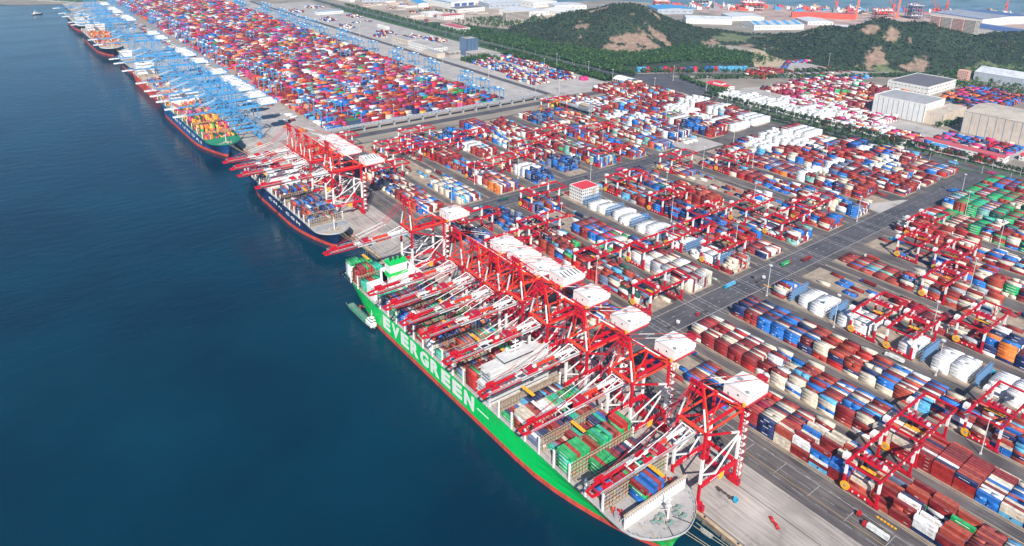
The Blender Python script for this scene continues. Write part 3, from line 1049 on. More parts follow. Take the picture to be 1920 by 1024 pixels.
# automated yard cranes
def asc(parts):
    M = [BLU, WHT, GRY, YEL]
    L = []
    def fin(b, n):
        if parts:
            b.build(n, M, root)
            return MB()
        return b
    root = empty('automated_yard_crane') if parts else None
    b = MB()
    for y in (-15.5, 15.5):
        for x in (-6, 6):
            b.beam((x, y, 1.5), (x*.8, y, 23), 1.3, m=0)
            b = fin(b, 'leg')
        b.box(-8, 8, y-.8, y+.8, .5, 2.3, 0)
        b = fin(b, 'sill_beam')
    for x in (-4.8, 4.8):
        b.beam((x, -17, 23.6), (x, 17, 23.6), 1.2, 1.8, m=0)
        b = fin(b, 'girder')
    b.box(-5, 5, -6, 0, 24.6, 25.8, 0)
    b.box(-2, 3, -5, -1, 25.8, 27.5, 1)
    b = fin(b, 'trolley')
    b.box(-6.2, 6.2, 3, 3.6, 14, 14.5, 3)
    b.cyl((0, 3, 14.5), (0, 3, 23), .15, 4, 2)
    b = fin(b, 'spreader')
    b.box(5.6, 8.6, -12, -8, 22, 25, 1)
    b = fin(b, 'electrical_house')
    return root if parts else b.build('automated_yard_crane', M)
a1 = a2 = None
rr = random.Random(12)
na = 0
for k in range(54):
    y = 1086+40*k
    for side in (0, 1):
        x = (rr.choice([456, 466, 480, 500]) if side == 0 else rr.choice([832, 820, 800, 770]) + k*1.2)
        if rr.random() < .12: x = rr.uniform(560, 760)
        if y < 1560:
            if a1 is None: o = a1 = asc(True)
            else: o = copy_tree(a1)
        else:
            if a2 is None: o = a2 = asc(False)
            else:
                o = a2.copy()
                COL.objects.link(o)
        o.location = (x, y, .1)
        tag(o, 'light blue gantry at the %s end of the %s automated block from the viaduct' % ('waterside' if side == 0 else 'landside', nth(k+1)), 'yard crane',
            'light blue cranes at the waterside ends of the automated blocks' if side == 0 else 'light blue cranes at the landside ends of the automated blocks')

# ------------------------------------------------------------------ containers
PAL = dict(maroon=(.24, .014, .016), red=(.44, .022, .018), brick=(.38, .055, .03), coral=(.58, .10, .055), cream=(.66, .58, .46), white=(.82, .82, .80), blue=(.012, .15, .52),
           navy=(.012, .024, .105), sky=(.10, .38, .62), mint=(.20, .42, .37), green=(.005, .36, .10), teal=(.012, .42, .27), grey=(.36, .38, .41), slate=(.14, .18, .28), orange=(.80, .20, .03),
           scarlet=(.72, .012, .035), pink=(.66, .045, .21), yellow=(.80, .46, .08), dgreen=(.015, .09, .07), plum=(.25, .02, .05))
GEN = 'maroon*26 brick*14 red*7 cream*16 white*5 blue*14 navy*13 sky*3 mint*3 green*3 coral*4 grey*3 slate*4 plum*3 dgreen*1 scarlet*2 orange*1'
def pal(s):
    out = []
    for w in s.split():
        a, _, n = w.partition('*')
        out += [a]*int(n or 1)
    return out
PG = pal(GEN)
PASC = pal('maroon*17 red*6 pink*10 cream*8 white*6 navy*8 blue*8 orange*8 brick*9 plum*8 sky*3 green*2 slate*3 scarlet*4 yellow*1 mint*1')
PCH = pal('maroon*4 brick*3 cream*4 blue*3 white*2 sky*1')
PGR = pal('green*8 maroon*3 teal*3 brick*1 navy*1 dgreen*1')
PRED = pal('maroon*8 red*3 brick*3 cream*2 plum*2 navy*1 white*1 sky*1')
PWH = ['white']
PBL = pal('navy*5 slate*2 blue*3 brick*1')
PEV = pal('green*4 teal*3 maroon*4 brick*2 red*2')
PMIX = pal('maroon*3 brick*2 navy*3 slate*2 blue*2 green*1 teal*1 coral*1 cream*1')
PCMA = pal('navy*6 slate*4 brick*4 blue*2 coral*2 maroon*1 white*1')
PHYU = pal('yellow*7 orange*5 coral*3 pink*3 dgreen*2 maroon*1 green*1')
PMOL = pal('orange*6 brick*3 yellow*2 plum*2 cream*1')
BOX = []          # x, y, z (centre bottom), length, axis, colour name, where (dict)
CW, CH, CL = 2.62, 2.72, 12.7
R = random.Random(77)
ORD = ['zeroth', 'first', 'second', 'third', 'fourth', 'fifth', 'sixth', 'seventh', 'eighth', 'ninth', 'tenth', 'eleventh', 'twelfth', 'thirteenth', 'fourteenth', 'fifteenth', 'sixteenth', 'seventeenth', 'eighteenth', 'nineteenth', 'twentieth',
       'twenty-first', 'twenty-second', 'twenty-third', 'twenty-fourth', 'twenty-fifth', 'twenty-sixth', 'twenty-seventh', 'twenty-eighth', 'twenty-ninth', 'thirtieth', 'thirty-first', 'thirty-second', 'thirty-third', 'thirty-fourth', 'thirty-fifth']
def stack(x, y, z, n, P, axis=0, L=CL, where=None, same=.35, jit=.12):
    """one stack of containers; axis 0 = long side along y"""
    c = R.choice(P)
    for k in range(n):
        if R.random() > same: c = R.choice(P)
        w = dict(where or {})
        w['tier'], w['n'] = k+1, n
        if axis == 0 and L > 10 and R.random() < .07:
            for s in (-1, 1):
                w2 = dict(w)
                w2['half'] = 'front' if s < 0 else 'rear'
                BOX.append((x+R.uniform(-jit, jit)*.4, y+s*3.25, z+k*CH, 6.1, axis, c, w2))
        else:
            BOX.append((x+R.uniform(-jit, jit)*.4, y+R.uniform(-jit, jit), z+k*CH, L, axis, c, w))
def palette_at(x, y):
    if 573 < x < 606:
        if 120 < y < 205 or 242 < y < 318 or 388 < y < 596 or 850 < y < 880 or 715 < y < 735: return PWH
    if y < 345:
        if x > 940: return PGR if R.random() < .8 else PG
        if x > 880 and R.random() < .3: return PGR
    if 880 < x and y > 366:
        if x > 1005 and 560 < y < 860: return PWH if R.random() < .8 else PRED
        if x > 960 and y > 860: return PRED
        return R.choice([PRED, PG, PCH, PWH, PG])
    return PG
RACKY = []
for ri, x0 in enumerate(ROWX):
    for zi, (ya, yb) in enumerate(((-20, 330), (376, 646), (688, 978))):
        n = int((yb-ya)/13.3)
        ch = 0
        for bi in range(n):
            # bays are counted away from the cross road on each side
            if zi == 0: y = yb-6.6-bi*13.3
            else: y = ya+6.6+bi*13.3
            if ch <= 0:
                ch = R.randint(2, 6)
                hm_ = R.choice([0, 2, 3, 4, 4, 4, 5, 5]) if ri < 8 else R.choice([2, 3, 4, 4, 5, 5])
                if R.random() < (.3 if ri < 8 else .2) and hm_: hm_ = max(1, hm_-1)
                PP = None
                neat = R.random() < .4
            ch -= 1
            pp = palette_at(x0+15, y)
            if pp is PG:
                if PP is None:
                    PP = R.choice([PG, PG, PG, PG, PG, PCH, PRED] + ([PBL] if y > 400 else [PG]))
                    if PP is PG: PP = [R.choice(PG) for q_ in range(7)]+['maroon', R.choice(['cream', 'blue', 'white', 'cream', 'brick'])]
                pp = PP
            h = hm_
            # places the photograph shows empty or full
            if ri == 0 and zi == 0: h = 0 if 236 < y < 256 or y > 292 else (max(h, 3) if y < 232 else 3)
            if ri == 0 and zi == 1 and y < 400: h = 2 if y > 386 else 0
            if ri == 1 and zi == 0: h = 4 if y > 240 else max(h, 3)
            if ri == 1 and zi == 0 and 52 < y < 100: h = 1 if y < 80 else 3
            if ri == 2 and zi == 0 and y > 250: h = 4
            if ri == 2 and zi == 0 and 205 < y < 250: h = 4
            if ri == 3 and zi == 0: h = 4 if 238 < y < 318 or 122 < y < 205 else (0 if 206 < y < 238 or y < 60 else 3)
            if ri == 3 and zi == 1: h = 0 if y > 600 else (3 if int(y/13.3) % 4 else 4)
            if ri == 2 and zi == 1 and y > 560: h = 0 if y < 600 else 3
            if ri == 7 and zi == 1 and 560 < y < 600: h = 1
            if ri in (3, 4) and zi == 2 and 700 < y < 735: h = 5
            if ri == 1 and zi == 1 and y < 420: h = 4 if y > 392 else 0
            if 2 <= ri <= 7 and zi == 1 and y < 392: h = 4 if ri in (3, 5) else h
            if ri >= 8 and zi == 1 and y < 400 and 862 < x0+15 < 945: h = 0
            if ri == 8 and zi in (1, 2) and 630 < y < 720: h = 0
            if ri == 0 and zi == 2 and y > 900: h = 0
            if ri == 3 and pp is PWH and zi < 2 and h:
                if bi % 3 == 1:
                    RACKY.append((y, zi))
                    continue
            nst = 11 if ri < 8 else 16
            for si in range(nst):
                xx = x0+3.6+si*2.86
                if ri >= 8 and zi == 0 and xx > 1122: continue
                hh_ = h
                if hh_ > 1 and not neat: hh_ = max(0, min(6, h+R.choice([-2, -1, -1, 0, 0, 0, 1, 1])))
                if hh_ and R.random() < (.10 if neat else .2): hh_ = max(0, hh_-R.choice([1, 2, 3]))
                if not h and R.random() < .12: hh_ = 1
                if pp is PWH and ri == 3: hh_ = max(1, h-(1 if si > 7 else 0)) if h else 0
                if ri in (3,) and pp is PWH and bi % 2 == 0 and si == 0: hh_ = 0
                st_ = dict(kind='yard', row=ri, zone=zi, bay=bi+1, col=si+1)
                stack(xx, y, .12, hh_, pp, 0, CL, st_, .75 if neat else .3)
# automated blocks: long sides across
for k in range(54):
    for bi in range(27):
        x = 452+bi*13.4+k*.6
        zp = R.choice([PASC, PASC, PASC, PWH]) if R.random() < .06 else PASC
        zmean = R.choice([3, 3, 4, 4, 5])
        if zp is PASC: zp = R.sample(PASC, 4)
        if bi < 1 or bi > 25: zmean = R.choice([0, 1, 2, 2])
        for si in range(10):
            y = 1073.5+40*k+si*2.86
            h = max(0, min(5, zmean+R.choice([-2, -1, 0, 0, 0, 1])))
            if h > 3:      # only the upper tiers of these far packed stacks can be seen
                pass
            stack(x, y, .1, h, zp, 1, CL, dict(kind='auto'), .5)
# transfer lanes at the waterside ends of the blocks
for k in range(46):
    for j in range(4):
        if R.random() < .5:
            stack(R.uniform(396, 436), 1074+40*k+j*9, 1.2, 1, pal('white*5 cream*2 blue*2 orange*2 maroon*2 navy*1'), 1, CL, dict(kind='auto'), 1)
# open lots
def lot(x0, x1, y0, y1, P, dx=2.86, dy=13.6, hs=(1, 2, 3), skip=.15, axis=0, gap=0):
    nx, ny = int((x1-x0)/dx), int((y1-y0)/dy)
    for j in range(ny):
        h0 = R.choice(hs)
        for i in range(nx):
            if gap and (i // gap) % 3 == 2: continue
            if R.random() < skip: continue
            stack(x0+i*dx, y0+j*dy+dy/2, .15, max(0, h0+R.choice([-1, 0, 0, 1])), P, axis, CL, dict(kind='lot'))
PY2 = pal('maroon*6 red*4 blue*6 cream*7 white*3 plum*2 navy*3 pink*1 sky*1')
lot(940, 1088, 1145, 1250, PY2, hs=(1, 2, 3), skip=.12, gap=9)
lot(962, 1085, 1262, 1420, PY2, hs=(1, 2, 3), skip=.1, gap=10)
lot(1060, 1080, 1118, 1140, ['pink'], hs=(2,), skip=.1)
for (a_, b_, c_, d_) in [(940, 985, 1850, 1905), (1000, 1060, 1800, 1870), (1045, 1095, 1700, 1790), (985, 1030, 1905, 1960), (945, 975, 2060, 2130), (1010, 1080, 2160, 2200), (950, 1000, 2230, 2300), (1060, 1096, 2260, 2330), (940, 990, 2480, 2560), (1030, 1090, 2560, 2640)]:
    lot(a_, b_, c_, d_, pal('maroon*5 white*3 blue*3 cream*3 red*2 navy*2'), hs=(1, 2), skip=.45, gap=6)
for k in range(12):
    xa_, ya_ = 1215+(k*97) % 210, 2060+k*72
    lot(xa_, xa_+30, ya_, ya_+40, pal('maroon*4 brick*4 cream*2 blue*1'), hs=(1, 2), skip=.4)
lot(860, 905, 985, 1003, ['yellow', 'yellow', 'yellow', 'maroon'], hs=(4,), skip=0)
lot(905, 960, 984, 1012, PRED, hs=(3,), skip=.1)
lot(1012, 1122, 984, 1046, PRED, hs=(4, 5), skip=.15)
lot(1186, 1250, 640, 860, PWH, hs=(2, 3, 4), skip=.18)
lot(1250, 1322, 560, 790, pal('white*6 maroon*2 cream*2 pink*1'), hs=(2, 3), skip=.2)
lot(1186, 1240, 470, 640, pal('white*5 maroon*3 orange*1 navy*1 pink*1'), hs=(2, 3), skip=.3)
lot(1320, 1560, 715, 860, pal('maroon*6 plum*3 white*3 pink*3 navy*1 orange*1 green*1 cream*2'), hs=(2, 3, 4), skip=.2, gap=12)
lot(1330, 1540, 640, 712, pal('maroon*6 plum*3 white*2 cream*2 orange*1'), hs=(3, 4), skip=.2, gap=10)
lot(1190, 1320, 360, 470, pal('maroon*4 pink*3 navy*3 blue*2 scarlet*2 cream*1'), hs=(1, 2, 3), skip=.45)
lot(1450, 1560, 470, 560, pal('maroon*4 orange*2 navy*4 blue*2 pink*1'), hs=(2, 3, 4), skip=.2)
lot(1560, 1720, 480, 600, pal('maroon*4 orange*2 navy*4 blue*2 pink*1'), hs=(3, 4), skip=.2)
for k in range(26):
    x, y = 1235+k*9, 1118-k*5.2
    if k in (3, 4, 9, 14, 15): continue
    c = ['sky'] if k > 18 or k < 2 else R.choice([['blue', 'navy'], ['scarlet', 'pink', 'maroon']])
    for s in range(3):
        stack(x+s*2.8, y+s, .15, R.choice([2, 3, 4]), c, 0, CL, dict(kind='lot'))
lot(1420, 1500, 905, 960, PRED, hs=(3, 4), skip=.15)
for (xa, ya, xb, yb) in [(1478, 905, 1640, 985), (1650, 980, 1790, 890), (1500, 842, 1640, 775)]:
    for i in range(30):
        t0 = i/29
        stack(xa+(xb-xa)*t0, ya+(yb-ya)*t0, .2, R.choice([1, 2, 3]), pal('maroon*3 sky*2 blue*2 navy*1 pink*1 cream*1'), 0, CL, dict(kind='lot'))
for i in range(7):
    for j in range(16):
        stack(1520+i*24+j*2.2, 900-i*6+j*3.2-20, .2, 1, PRED+['sky', 'navy'], 0, CL, dict(kind='lot'))

# ------------------------------------------------------------------ ships
def hull_mesh(L, beam, zdeck, bands, cols, bow_len, flare=1.0, stern_w=.86, bluff=26):
    """ship along y with the bow tip at y = 0 and the stern at y = L, centred on x = 0"""
    hb = beam/2
    ys = [0, .6, 1.5, 3, 5, 8, 12, 17, 23, 30, 40, 52, 66, 82, 100, 120] + [120+(L-180)*k/8 for k in range(1, 8)] + [L-60, L-40, L-25, L-12, L]
    b = MB()
    zs = [-4] + bands + [zdeck]
    rings = []
    for y in ys:
        wd = hb*min(1, (1-(1-min(y/bluff, 1))**2.3)**.62) if y < bluff else hb
        t = min(1, max(0, (y-bow_len*.07)/bow_len))
        wl = hb*math.sin(PI/2*t)**.85
        s = max(0, (y-(L-70))/70)
        wd2 = wd*(1-(1-stern_w)*s*s)
        wl *= (1-.75*s**1.6)
        rg = []
        for z in zs:
            f = min(1, max(0, (z+4)/(zdeck+4)))
            f = f**(1.7 if y < 130 else (.6 if s > 0 else 1))
            w = wl*(1-f)+wd2*f
            yy = y+(1-f)*max(0, (bow_len*.07*1.5-y))*.75 if y < bow_len*.105 else y
            rg.append((w, yy, z))
        rings.append(rg)
    nz = len(zs)
    for s in (-1, 1):
        k0 = len(b.v)
        for rg in rings:
            for w, yy, z in rg:
                b.v.append((s*w, yy, z))
        for i in range(len(rings)-1):
            for j in range(nz-1):
                q = [k0+i*nz+j, k0+(i+1)*nz+j, k0+(i+1)*nz+j+1, k0+i*nz+j+1]
                b.f.append(tuple(q if s > 0 else q[::-1]))
                b.m.append(cols[j])
    # transom
    for j in range(nz-1):
        w0, _, za_ = rings[-1][j]
        w1, _, zb_ = rings[-1][j+1]
        b.quad([(-w0, L, za_), (-w1, L, zb_), (w1, L, zb_), (w0, L, za_)], cols[j])
    outline = [(rg[-1][0], rg[-1][1]) for rg in rings]
    return b, outline
def deck_mesh(outline, z, inset=.35):
    b = MB()
    for i in range(len(outline)-1):
        (w0, y0), (w1, y1) = outline[i], outline[i+1]
        w0, w1 = max(0, w0-inset), max(0, w1-inset)
        b.quad([(-w0, y0, z), (w0, y0, z), (w1, y1, z), (-w1, y1, z)])
    return b
def bulwark(outline, z0, z1, y_end, m=0):
    b = MB()
    for s in (-1, 1):
        for i in range(len(outline)-1):
            (w0, y0), (w1, y1) = outline[i], outline[i+1]
            if y0 > y_end: break
            p0, p1 = (s*w0, y0), (s*w1, y1)
            q0, q1 = (s*max(0, w0-.3), y0+.2), (s*max(0, w1-.3), y1+.05)
            b.quad([(*p0, z0), (*p1, z0), (*p1, z1), (*p0, z1)], m)
            b.quad([(*q0, z0), (*q0, z1), (*q1, z1), (*q1, z0)], m)
            b.quad([(*p0, z1), (*p1, z1), (*q1, z1), (*q0, z1)], m)
    return b
def lashing(x0, x1, y, z0, z1, m):
    b = MB()
    n = int((x1-x0)/2.7)
    for yy in (y-.75, y+.75):
        for i in range(n+1):
            x = x0+(x1-x0)*i/n
            b.beam((x, yy, z0), (x, yy, z1), .24, m=m if 0 < i < n else 1)
        for k in range(5):
            z = z0+(z1-z0)*(k+.2)/4.4
            b.beam((x0, yy, z), (x1, yy, z), .2, m=m)
    for k in (2, 4):
        z = z0+(z1-z0)*(k+.2)/4.4-.2
        b.box(x0, x1, y-.4, y+.4, z, z+.08, 2)
    for x in (x0-.1, x1+.1):
        b.beam((x, y, z0), (x, y, z1+1), .9, 1.2, m=1)
    return b
def lettering(txt, name, m, parent, x, ya, yb, z0, z1, side=-1):
    """raised letters along a hull side, reading from the stern towards the bow on the port side"""
    cu = D.curves.new(name, 'FONT')
    cu.body = txt
    cu.extrude = .03
    cu.offset = .05
    o = D.objects.new(name, cu)
    COL.objects.link(o)
    bpy.context.view_layer.update()
    dg = bpy.context.evaluated_depsgraph_get()
    me = D.meshes.new_from_object(o.evaluated_get(dg))
    D.objects.remove(o)
    v = np.array([tuple(p.co) for p in me.vertices])
    mn, mx_ = v.min(0), v.max(0)
    u = (v[:, 0]-mn[0])/(mx_[0]-mn[0])
    w = (v[:, 1]-mn[1])/(mx_[1]-mn[1])
    e = v[:, 2]/max(1e-6, mx_[2])*.05
    out = np.column_stack([x+side*.12*np.ones(len(u))+side*e, ya+(yb-ya)*u, z0+(z1-z0)*w])
    me.vertices.foreach_set('co', out.reshape(-1))
    me.update()
    me.materials.clear()
    me.materials.append(m)
    o = D.objects.new(name, me)
    COL.objects.link(o)
    o.parent = parent
    return o
HGREEN = mat('hull_green', (.0, .60, .105), .4, ns=.08, amt=.06)
HRED = mat('boot_red', (.66, .075, .045), .6, ns=.12, amt=.2)
HNAVY = mat('hull_navy', (.012, .035, .12), .4, ns=.1, amt=.1)
HBLUE = mat('hull_blue', (.02, .10, .27), .4, ns=.1, amt=.1)
HORG = mat('hull_orange', (.72, .07, .03), .5, ns=.1, amt=.12)
HBLK = mat('hull_black', (.02, .022, .04), .4)
BULB = mat('winch_green', (.14, .25, .20), .7)
DKGRN = mat('deck_green', (.015, .22, .12), .7, ns=.3, amt=.25)
HATCHM = [CREAM, WHT, mat('walkway_dark', (.12, .09, .07), .9)]
weather(HGREEN, .16, .03, .55, (.05, .28, .09), .7)
weather(HRED, .2, .05, .5, (.22, .06, .04), .6)
weather(HNAVY, .2, .03, .55, (.10, .06, .05), .5)

def ship(name, label, group, xc, ybow, L, beam, zd, hullmats, bands, cols, bays, skip, lash_z, bow_len=110, lash=True, deckm=None, bluff=26, hatchm=None, bulw=None, bay_p=14.4, bay0=38, every=1):
    root = empty(name, (xc, ybow, 0))
    tag(root, label, 'container ship', group)
    hb, outline = hull_mesh(L, beam, zd, bands, cols, bow_len, bluff=bluff)
    hb.build('hull', hullmats, root)
    dk = deck_mesh(outline, zd-.25).build('deck', deckm or DECK, root)
    bulwark(outline, zd-.3, zd+1.1, 36).build('bulwark', bulw or mat('rail_grey', (.46, .46, .47), .6), root)
    bm = MB()
    for i, (w, y) in enumerate(outline):
        pass
    y = 36
    while y < L-2:
        for s in (-1, 1):
            bm.beam((s*(beam/2-.3), y, zd-.2), (s*(beam/2-.3), y, zd+1.0), .12, m=0)
        y += 4.5
    for s in (-1, 1):
        bm.beam((s*(beam/2-.3), 36, zd+1.0), (s*(beam/2-.3), L-60, zd+1.0), .12, m=0)
    bm.build('railing', WHT, root)
    k = 0
    y = bay0
    while y < L-8:
        k += 1
        if not any(a <= y <= c for a, c in skip):
            if lash and k % every == 0:
                lashing(-beam/2+.6, beam/2-.6, y, zd, lash_z, 0).build('lashing_bridge', HATCHM, root)
            b = MB()
            if not any(a <= y+bay_p/2 <= c for a, c in skip):
                for i in range(4):
                    xa = -beam/2+3+i*(beam-6)/4
                    b.box(xa+.2, xa+(beam-6)/4-.2, y+1.2, y+bay_p-1.2, zd-.25, zd+1.6, 0)
                b.build('hatch_cover', hatchm or HATCH, root)
        y += bay_p
    return root, outline

# --- the green ship
EX, EY = 271.0, 185.5
ev, evo = ship('container_ship', 'huge bright green container ship moored in the foreground under nine red cranes', 'container ships moored along the quay', EX, EY, 391, 56, 18,
               [HGREEN, HRED], [.6, 7, 13], [1, 0, 0, 0], None, [(147, 175), (325, 341)], 30, bay_p=14.4, bay0=38.3)
for k_, ch_ in enumerate('EVERGREEN'):
    y_ = 491.5-EY-k_*15.7
    lettering(ch_, 'hull_letter', WHT, ev, -28.0, y_, y_-12.6, 3.9, 16.0)
b = MB()
b.box(-28.2, -28.0, 150, 164, 9.4, 10.1)
b.build('hull_stripe', WHT, ev)
b = MB()      # bulbous bow
for k in range(7):
    b.cyl((0, 7-k*2, -3.6), (0, 5-k*2, -3.6), 2.6-k*.1-(.6 if k == 6 else 0), 14, 0, 2.5-k*.12-(1.2 if k >= 6 else 0))
b.build('bulbous_bow', HRED, ev)
b = MB()      # breakwater
b.box(-26, 26, 22.0, 22.8, 17.7, 26.5, 0)
b.box(-26.2, 26.2, 21.4, 23.4, 26.5, 26.9, 1)
for k in range(27):
    b.beam((-26+k*2, 21.6, 26.9), (-26+k*2, 21.6, 28.1), .14, m=0)
    b.box(-25.7+k*2, -24.6+k*2, 21.88, 22.0, 24.6, 25.7, 2)
b.beam((-26, 21.6, 28.1), (26, 21.6, 28.1), .14, m=0)
for k in range(14):
    b.beam((-25+k*3.85, 22.8, 26), (-25+k*3.85, 27, 18), .3, m=0)
b.build('breakwater', [WHT, CREAM, GRY], ev)
fm = MB()
fm.cyl((0, 13, 17.7), (0, 13, 33), .7, 8, 0, .35)
fm.beam((-2.4, 13, 30), (2.4, 13, 30), .3)
fm.beam((0, 13, 24), (0, 20, 18), .35)
fm.box(-1.2, 1.2, 12, 14, 26.4, 26.8)
fm.build('foremast', WHT, ev)
fk = MB()
rq = random.Random(5)
for cx_, cy_ in ((-9, 15), (-6.5, 13), (-4, 16), (6, 12), (9, 14), (7, 8), (-3, 9)):
    fk.cyl((cx_-1.5, cy_, 18.9), (cx_+1.5, cy_, 18.9), 1.0, 10, 0)
    fk.cyl((cx_-1.8, cy_, 18.9), (cx_-1.5, cy_, 18.9), 1.4, 10, 1)
    fk.cyl((cx_+1.5, cy_, 18.9), (cx_+1.8, cy_, 18.9), 1.4, 10, 1)
    fk.box(cx_+1.9, cx_+3.1, cy_-.8, cy_+.8, 17.7, 19.3, rq.choice([0, 2]))
fk.build('mooring_winches', [BULB, GRY, CREAM], ev)
fk = MB()
for i in range(46):
    w, y = rq.uniform(-1, 1), rq.uniform(2.5, 20)
    hw = 28*min(1, (1-(1-min(y/26, 1))**2.3)**.62)-1.6
    x = w*hw if rq.random() < .35 else (hw-.4)*(1 if w > 0 else -1)
    fk.box(x-.25, x+.25, y-.5, y+.5, 17.7, 18.3+rq.random()*.5, rq.choice([0, 1, 2, 2]))
for s in (-1, 1):
    fk.beam((s*3, 12, 18.1), (s*8, 1.5, 18.1), .35, m=3)
fk.build('deck_fittings', [BULB, CREAM, GRY, DRK], ev)
fk = MB()
for x, y, c in ((-21, 31, 0), (-23, 34.5, 1), (21.5, 30, 1), (20, 34, 0)):
    fk.beam((x, y-2, 18.6), (x+3.5, y+1, 19.2), .5, m=c)
    fk.cyl((x, y, 17.8), (x, y, 21.5), .7, 8, c)
fk.cyl((-23.5, 31, 17.8), (-23.5, 31, 21), 1.6, 10, 2)
fk.build('deck_crane', [RED, ORG, GRY], ev)
# bridge tower
bt = MB()
bt.box(-27, 27, 151, 165, 18, 33, 0)
bt.box(-25, 25, 152, 164, 33, 44.5, 0)
bt.box(-28.5, 28.5, 153.5, 158.5, 44.5, 45.1, 0)
bt.box(-13, 13, 152.5, 163, 45.1, 48.6, 0)
bt.box(-28.5, -12.9, 153.3, 153.7, 45.1, 46.3, 0)
bt.box(12.9, 28.5, 153.3, 153.7, 45.1, 46.3, 0)
for lv in range(1, 9, 2):
    z = 20+lv*2.75
    bt.box(-27.6 if z < 33 else -25.6, 27.6 if z < 33 else 25.6, 165, 166.3, z+2.3, z+2.45, 0)
    bt.box(-27.6 if z < 33 else -25.6, 27.6 if z < 33 else 25.6, 150.0 if z < 33 else 151, 151 if z < 33 else 152, z+2.3, z+2.45, 0)
tw = bt.build('bridge_tower', [mat('superstructure_white', (.58, .58, .57), .6, ns=.3, amt=.1)], ev)
for lv in range(8):
    z = 20.5+lv*2.75
    f, e, hw_ = (151, 165, 25.5) if z < 31 else (152, 164, 23.5)
    for yy in (f-.06, e):
        MB().box(-hw_, hw_, yy, yy+.06, z+.8, z+1.5).build('window_band', GLS, tw)
    xx = 27 if z < 31 else 25
    MB().box(-xx-.06, -xx, f+1.5, e-1.5, z+.8, z+1.5).build('window_band', GLS, tw)
MB().box(-13.05, 13.05, 152.44, 163.05, 46.6, 47.7).build('window_band', GLS, tw)
rb = MB()
rb.cyl((0, 157, 48.6), (0, 157, 60), .5, 8, 0, .3)
for z, w in ((52, 5), (55, 4), (58, 2.5)):
    rb.beam((-w, 157, z), (w, 157, z), .35)
    rb.box(-w, w, 156.2, 157.8, z-.4, z-.25)
for s in (-1, 1):
    rb.beam((s*3.5, 160, 48.6), (0, 157, 56), .3)
    rb.cyl((s*6, 159, 48.6), (s*6, 159, 51.5), .15, 6)
    rb.cyl((s*6, 159, 51.3), (s*6, 159, 53.2), 1.1, 8)
rb.build('radar_mast', WHT, tw)
lbm = MB()
for s in (-1, 1):
    lbm.box(s*27.2-1.2, s*27.2+1.2, 154, 163, 22.5, 25, 0)
lbm.build('lifeboat', ORG, tw)
ft = MB()
ft.box(-25.5, 25.5, 326, 341, 18, 30, 1)
ft.box(-12, 16, 326.5, 341, 30, 40, 1)
ft.box(-12, 7, 320, 336, 18, 39.9, 1)
fc = ft.build('engine_casing', [HGREEN, WHT], ev)
ft = MB()
ft.box(-12.2, 5.2, 321, 331, 38, 43, 0)
ft.box(-12, 5, 321.2, 330.8, 43, 50.5, 1)
ft.box(-12.2, 5.2, 321, 331, 50.5, 53, 0)
fn = ft.build('funnel', [HGREEN, WHT], ev)
pp_ = MB()
for k in range(6):
    pp_.cyl((-9+k*2.3, 325+(k % 2)*2, 52.8), (-9+k*2.3, 327+(k % 2)*2, 55.5), .75, 8)
pp_.build('exhaust_pipe', DRK, fn)

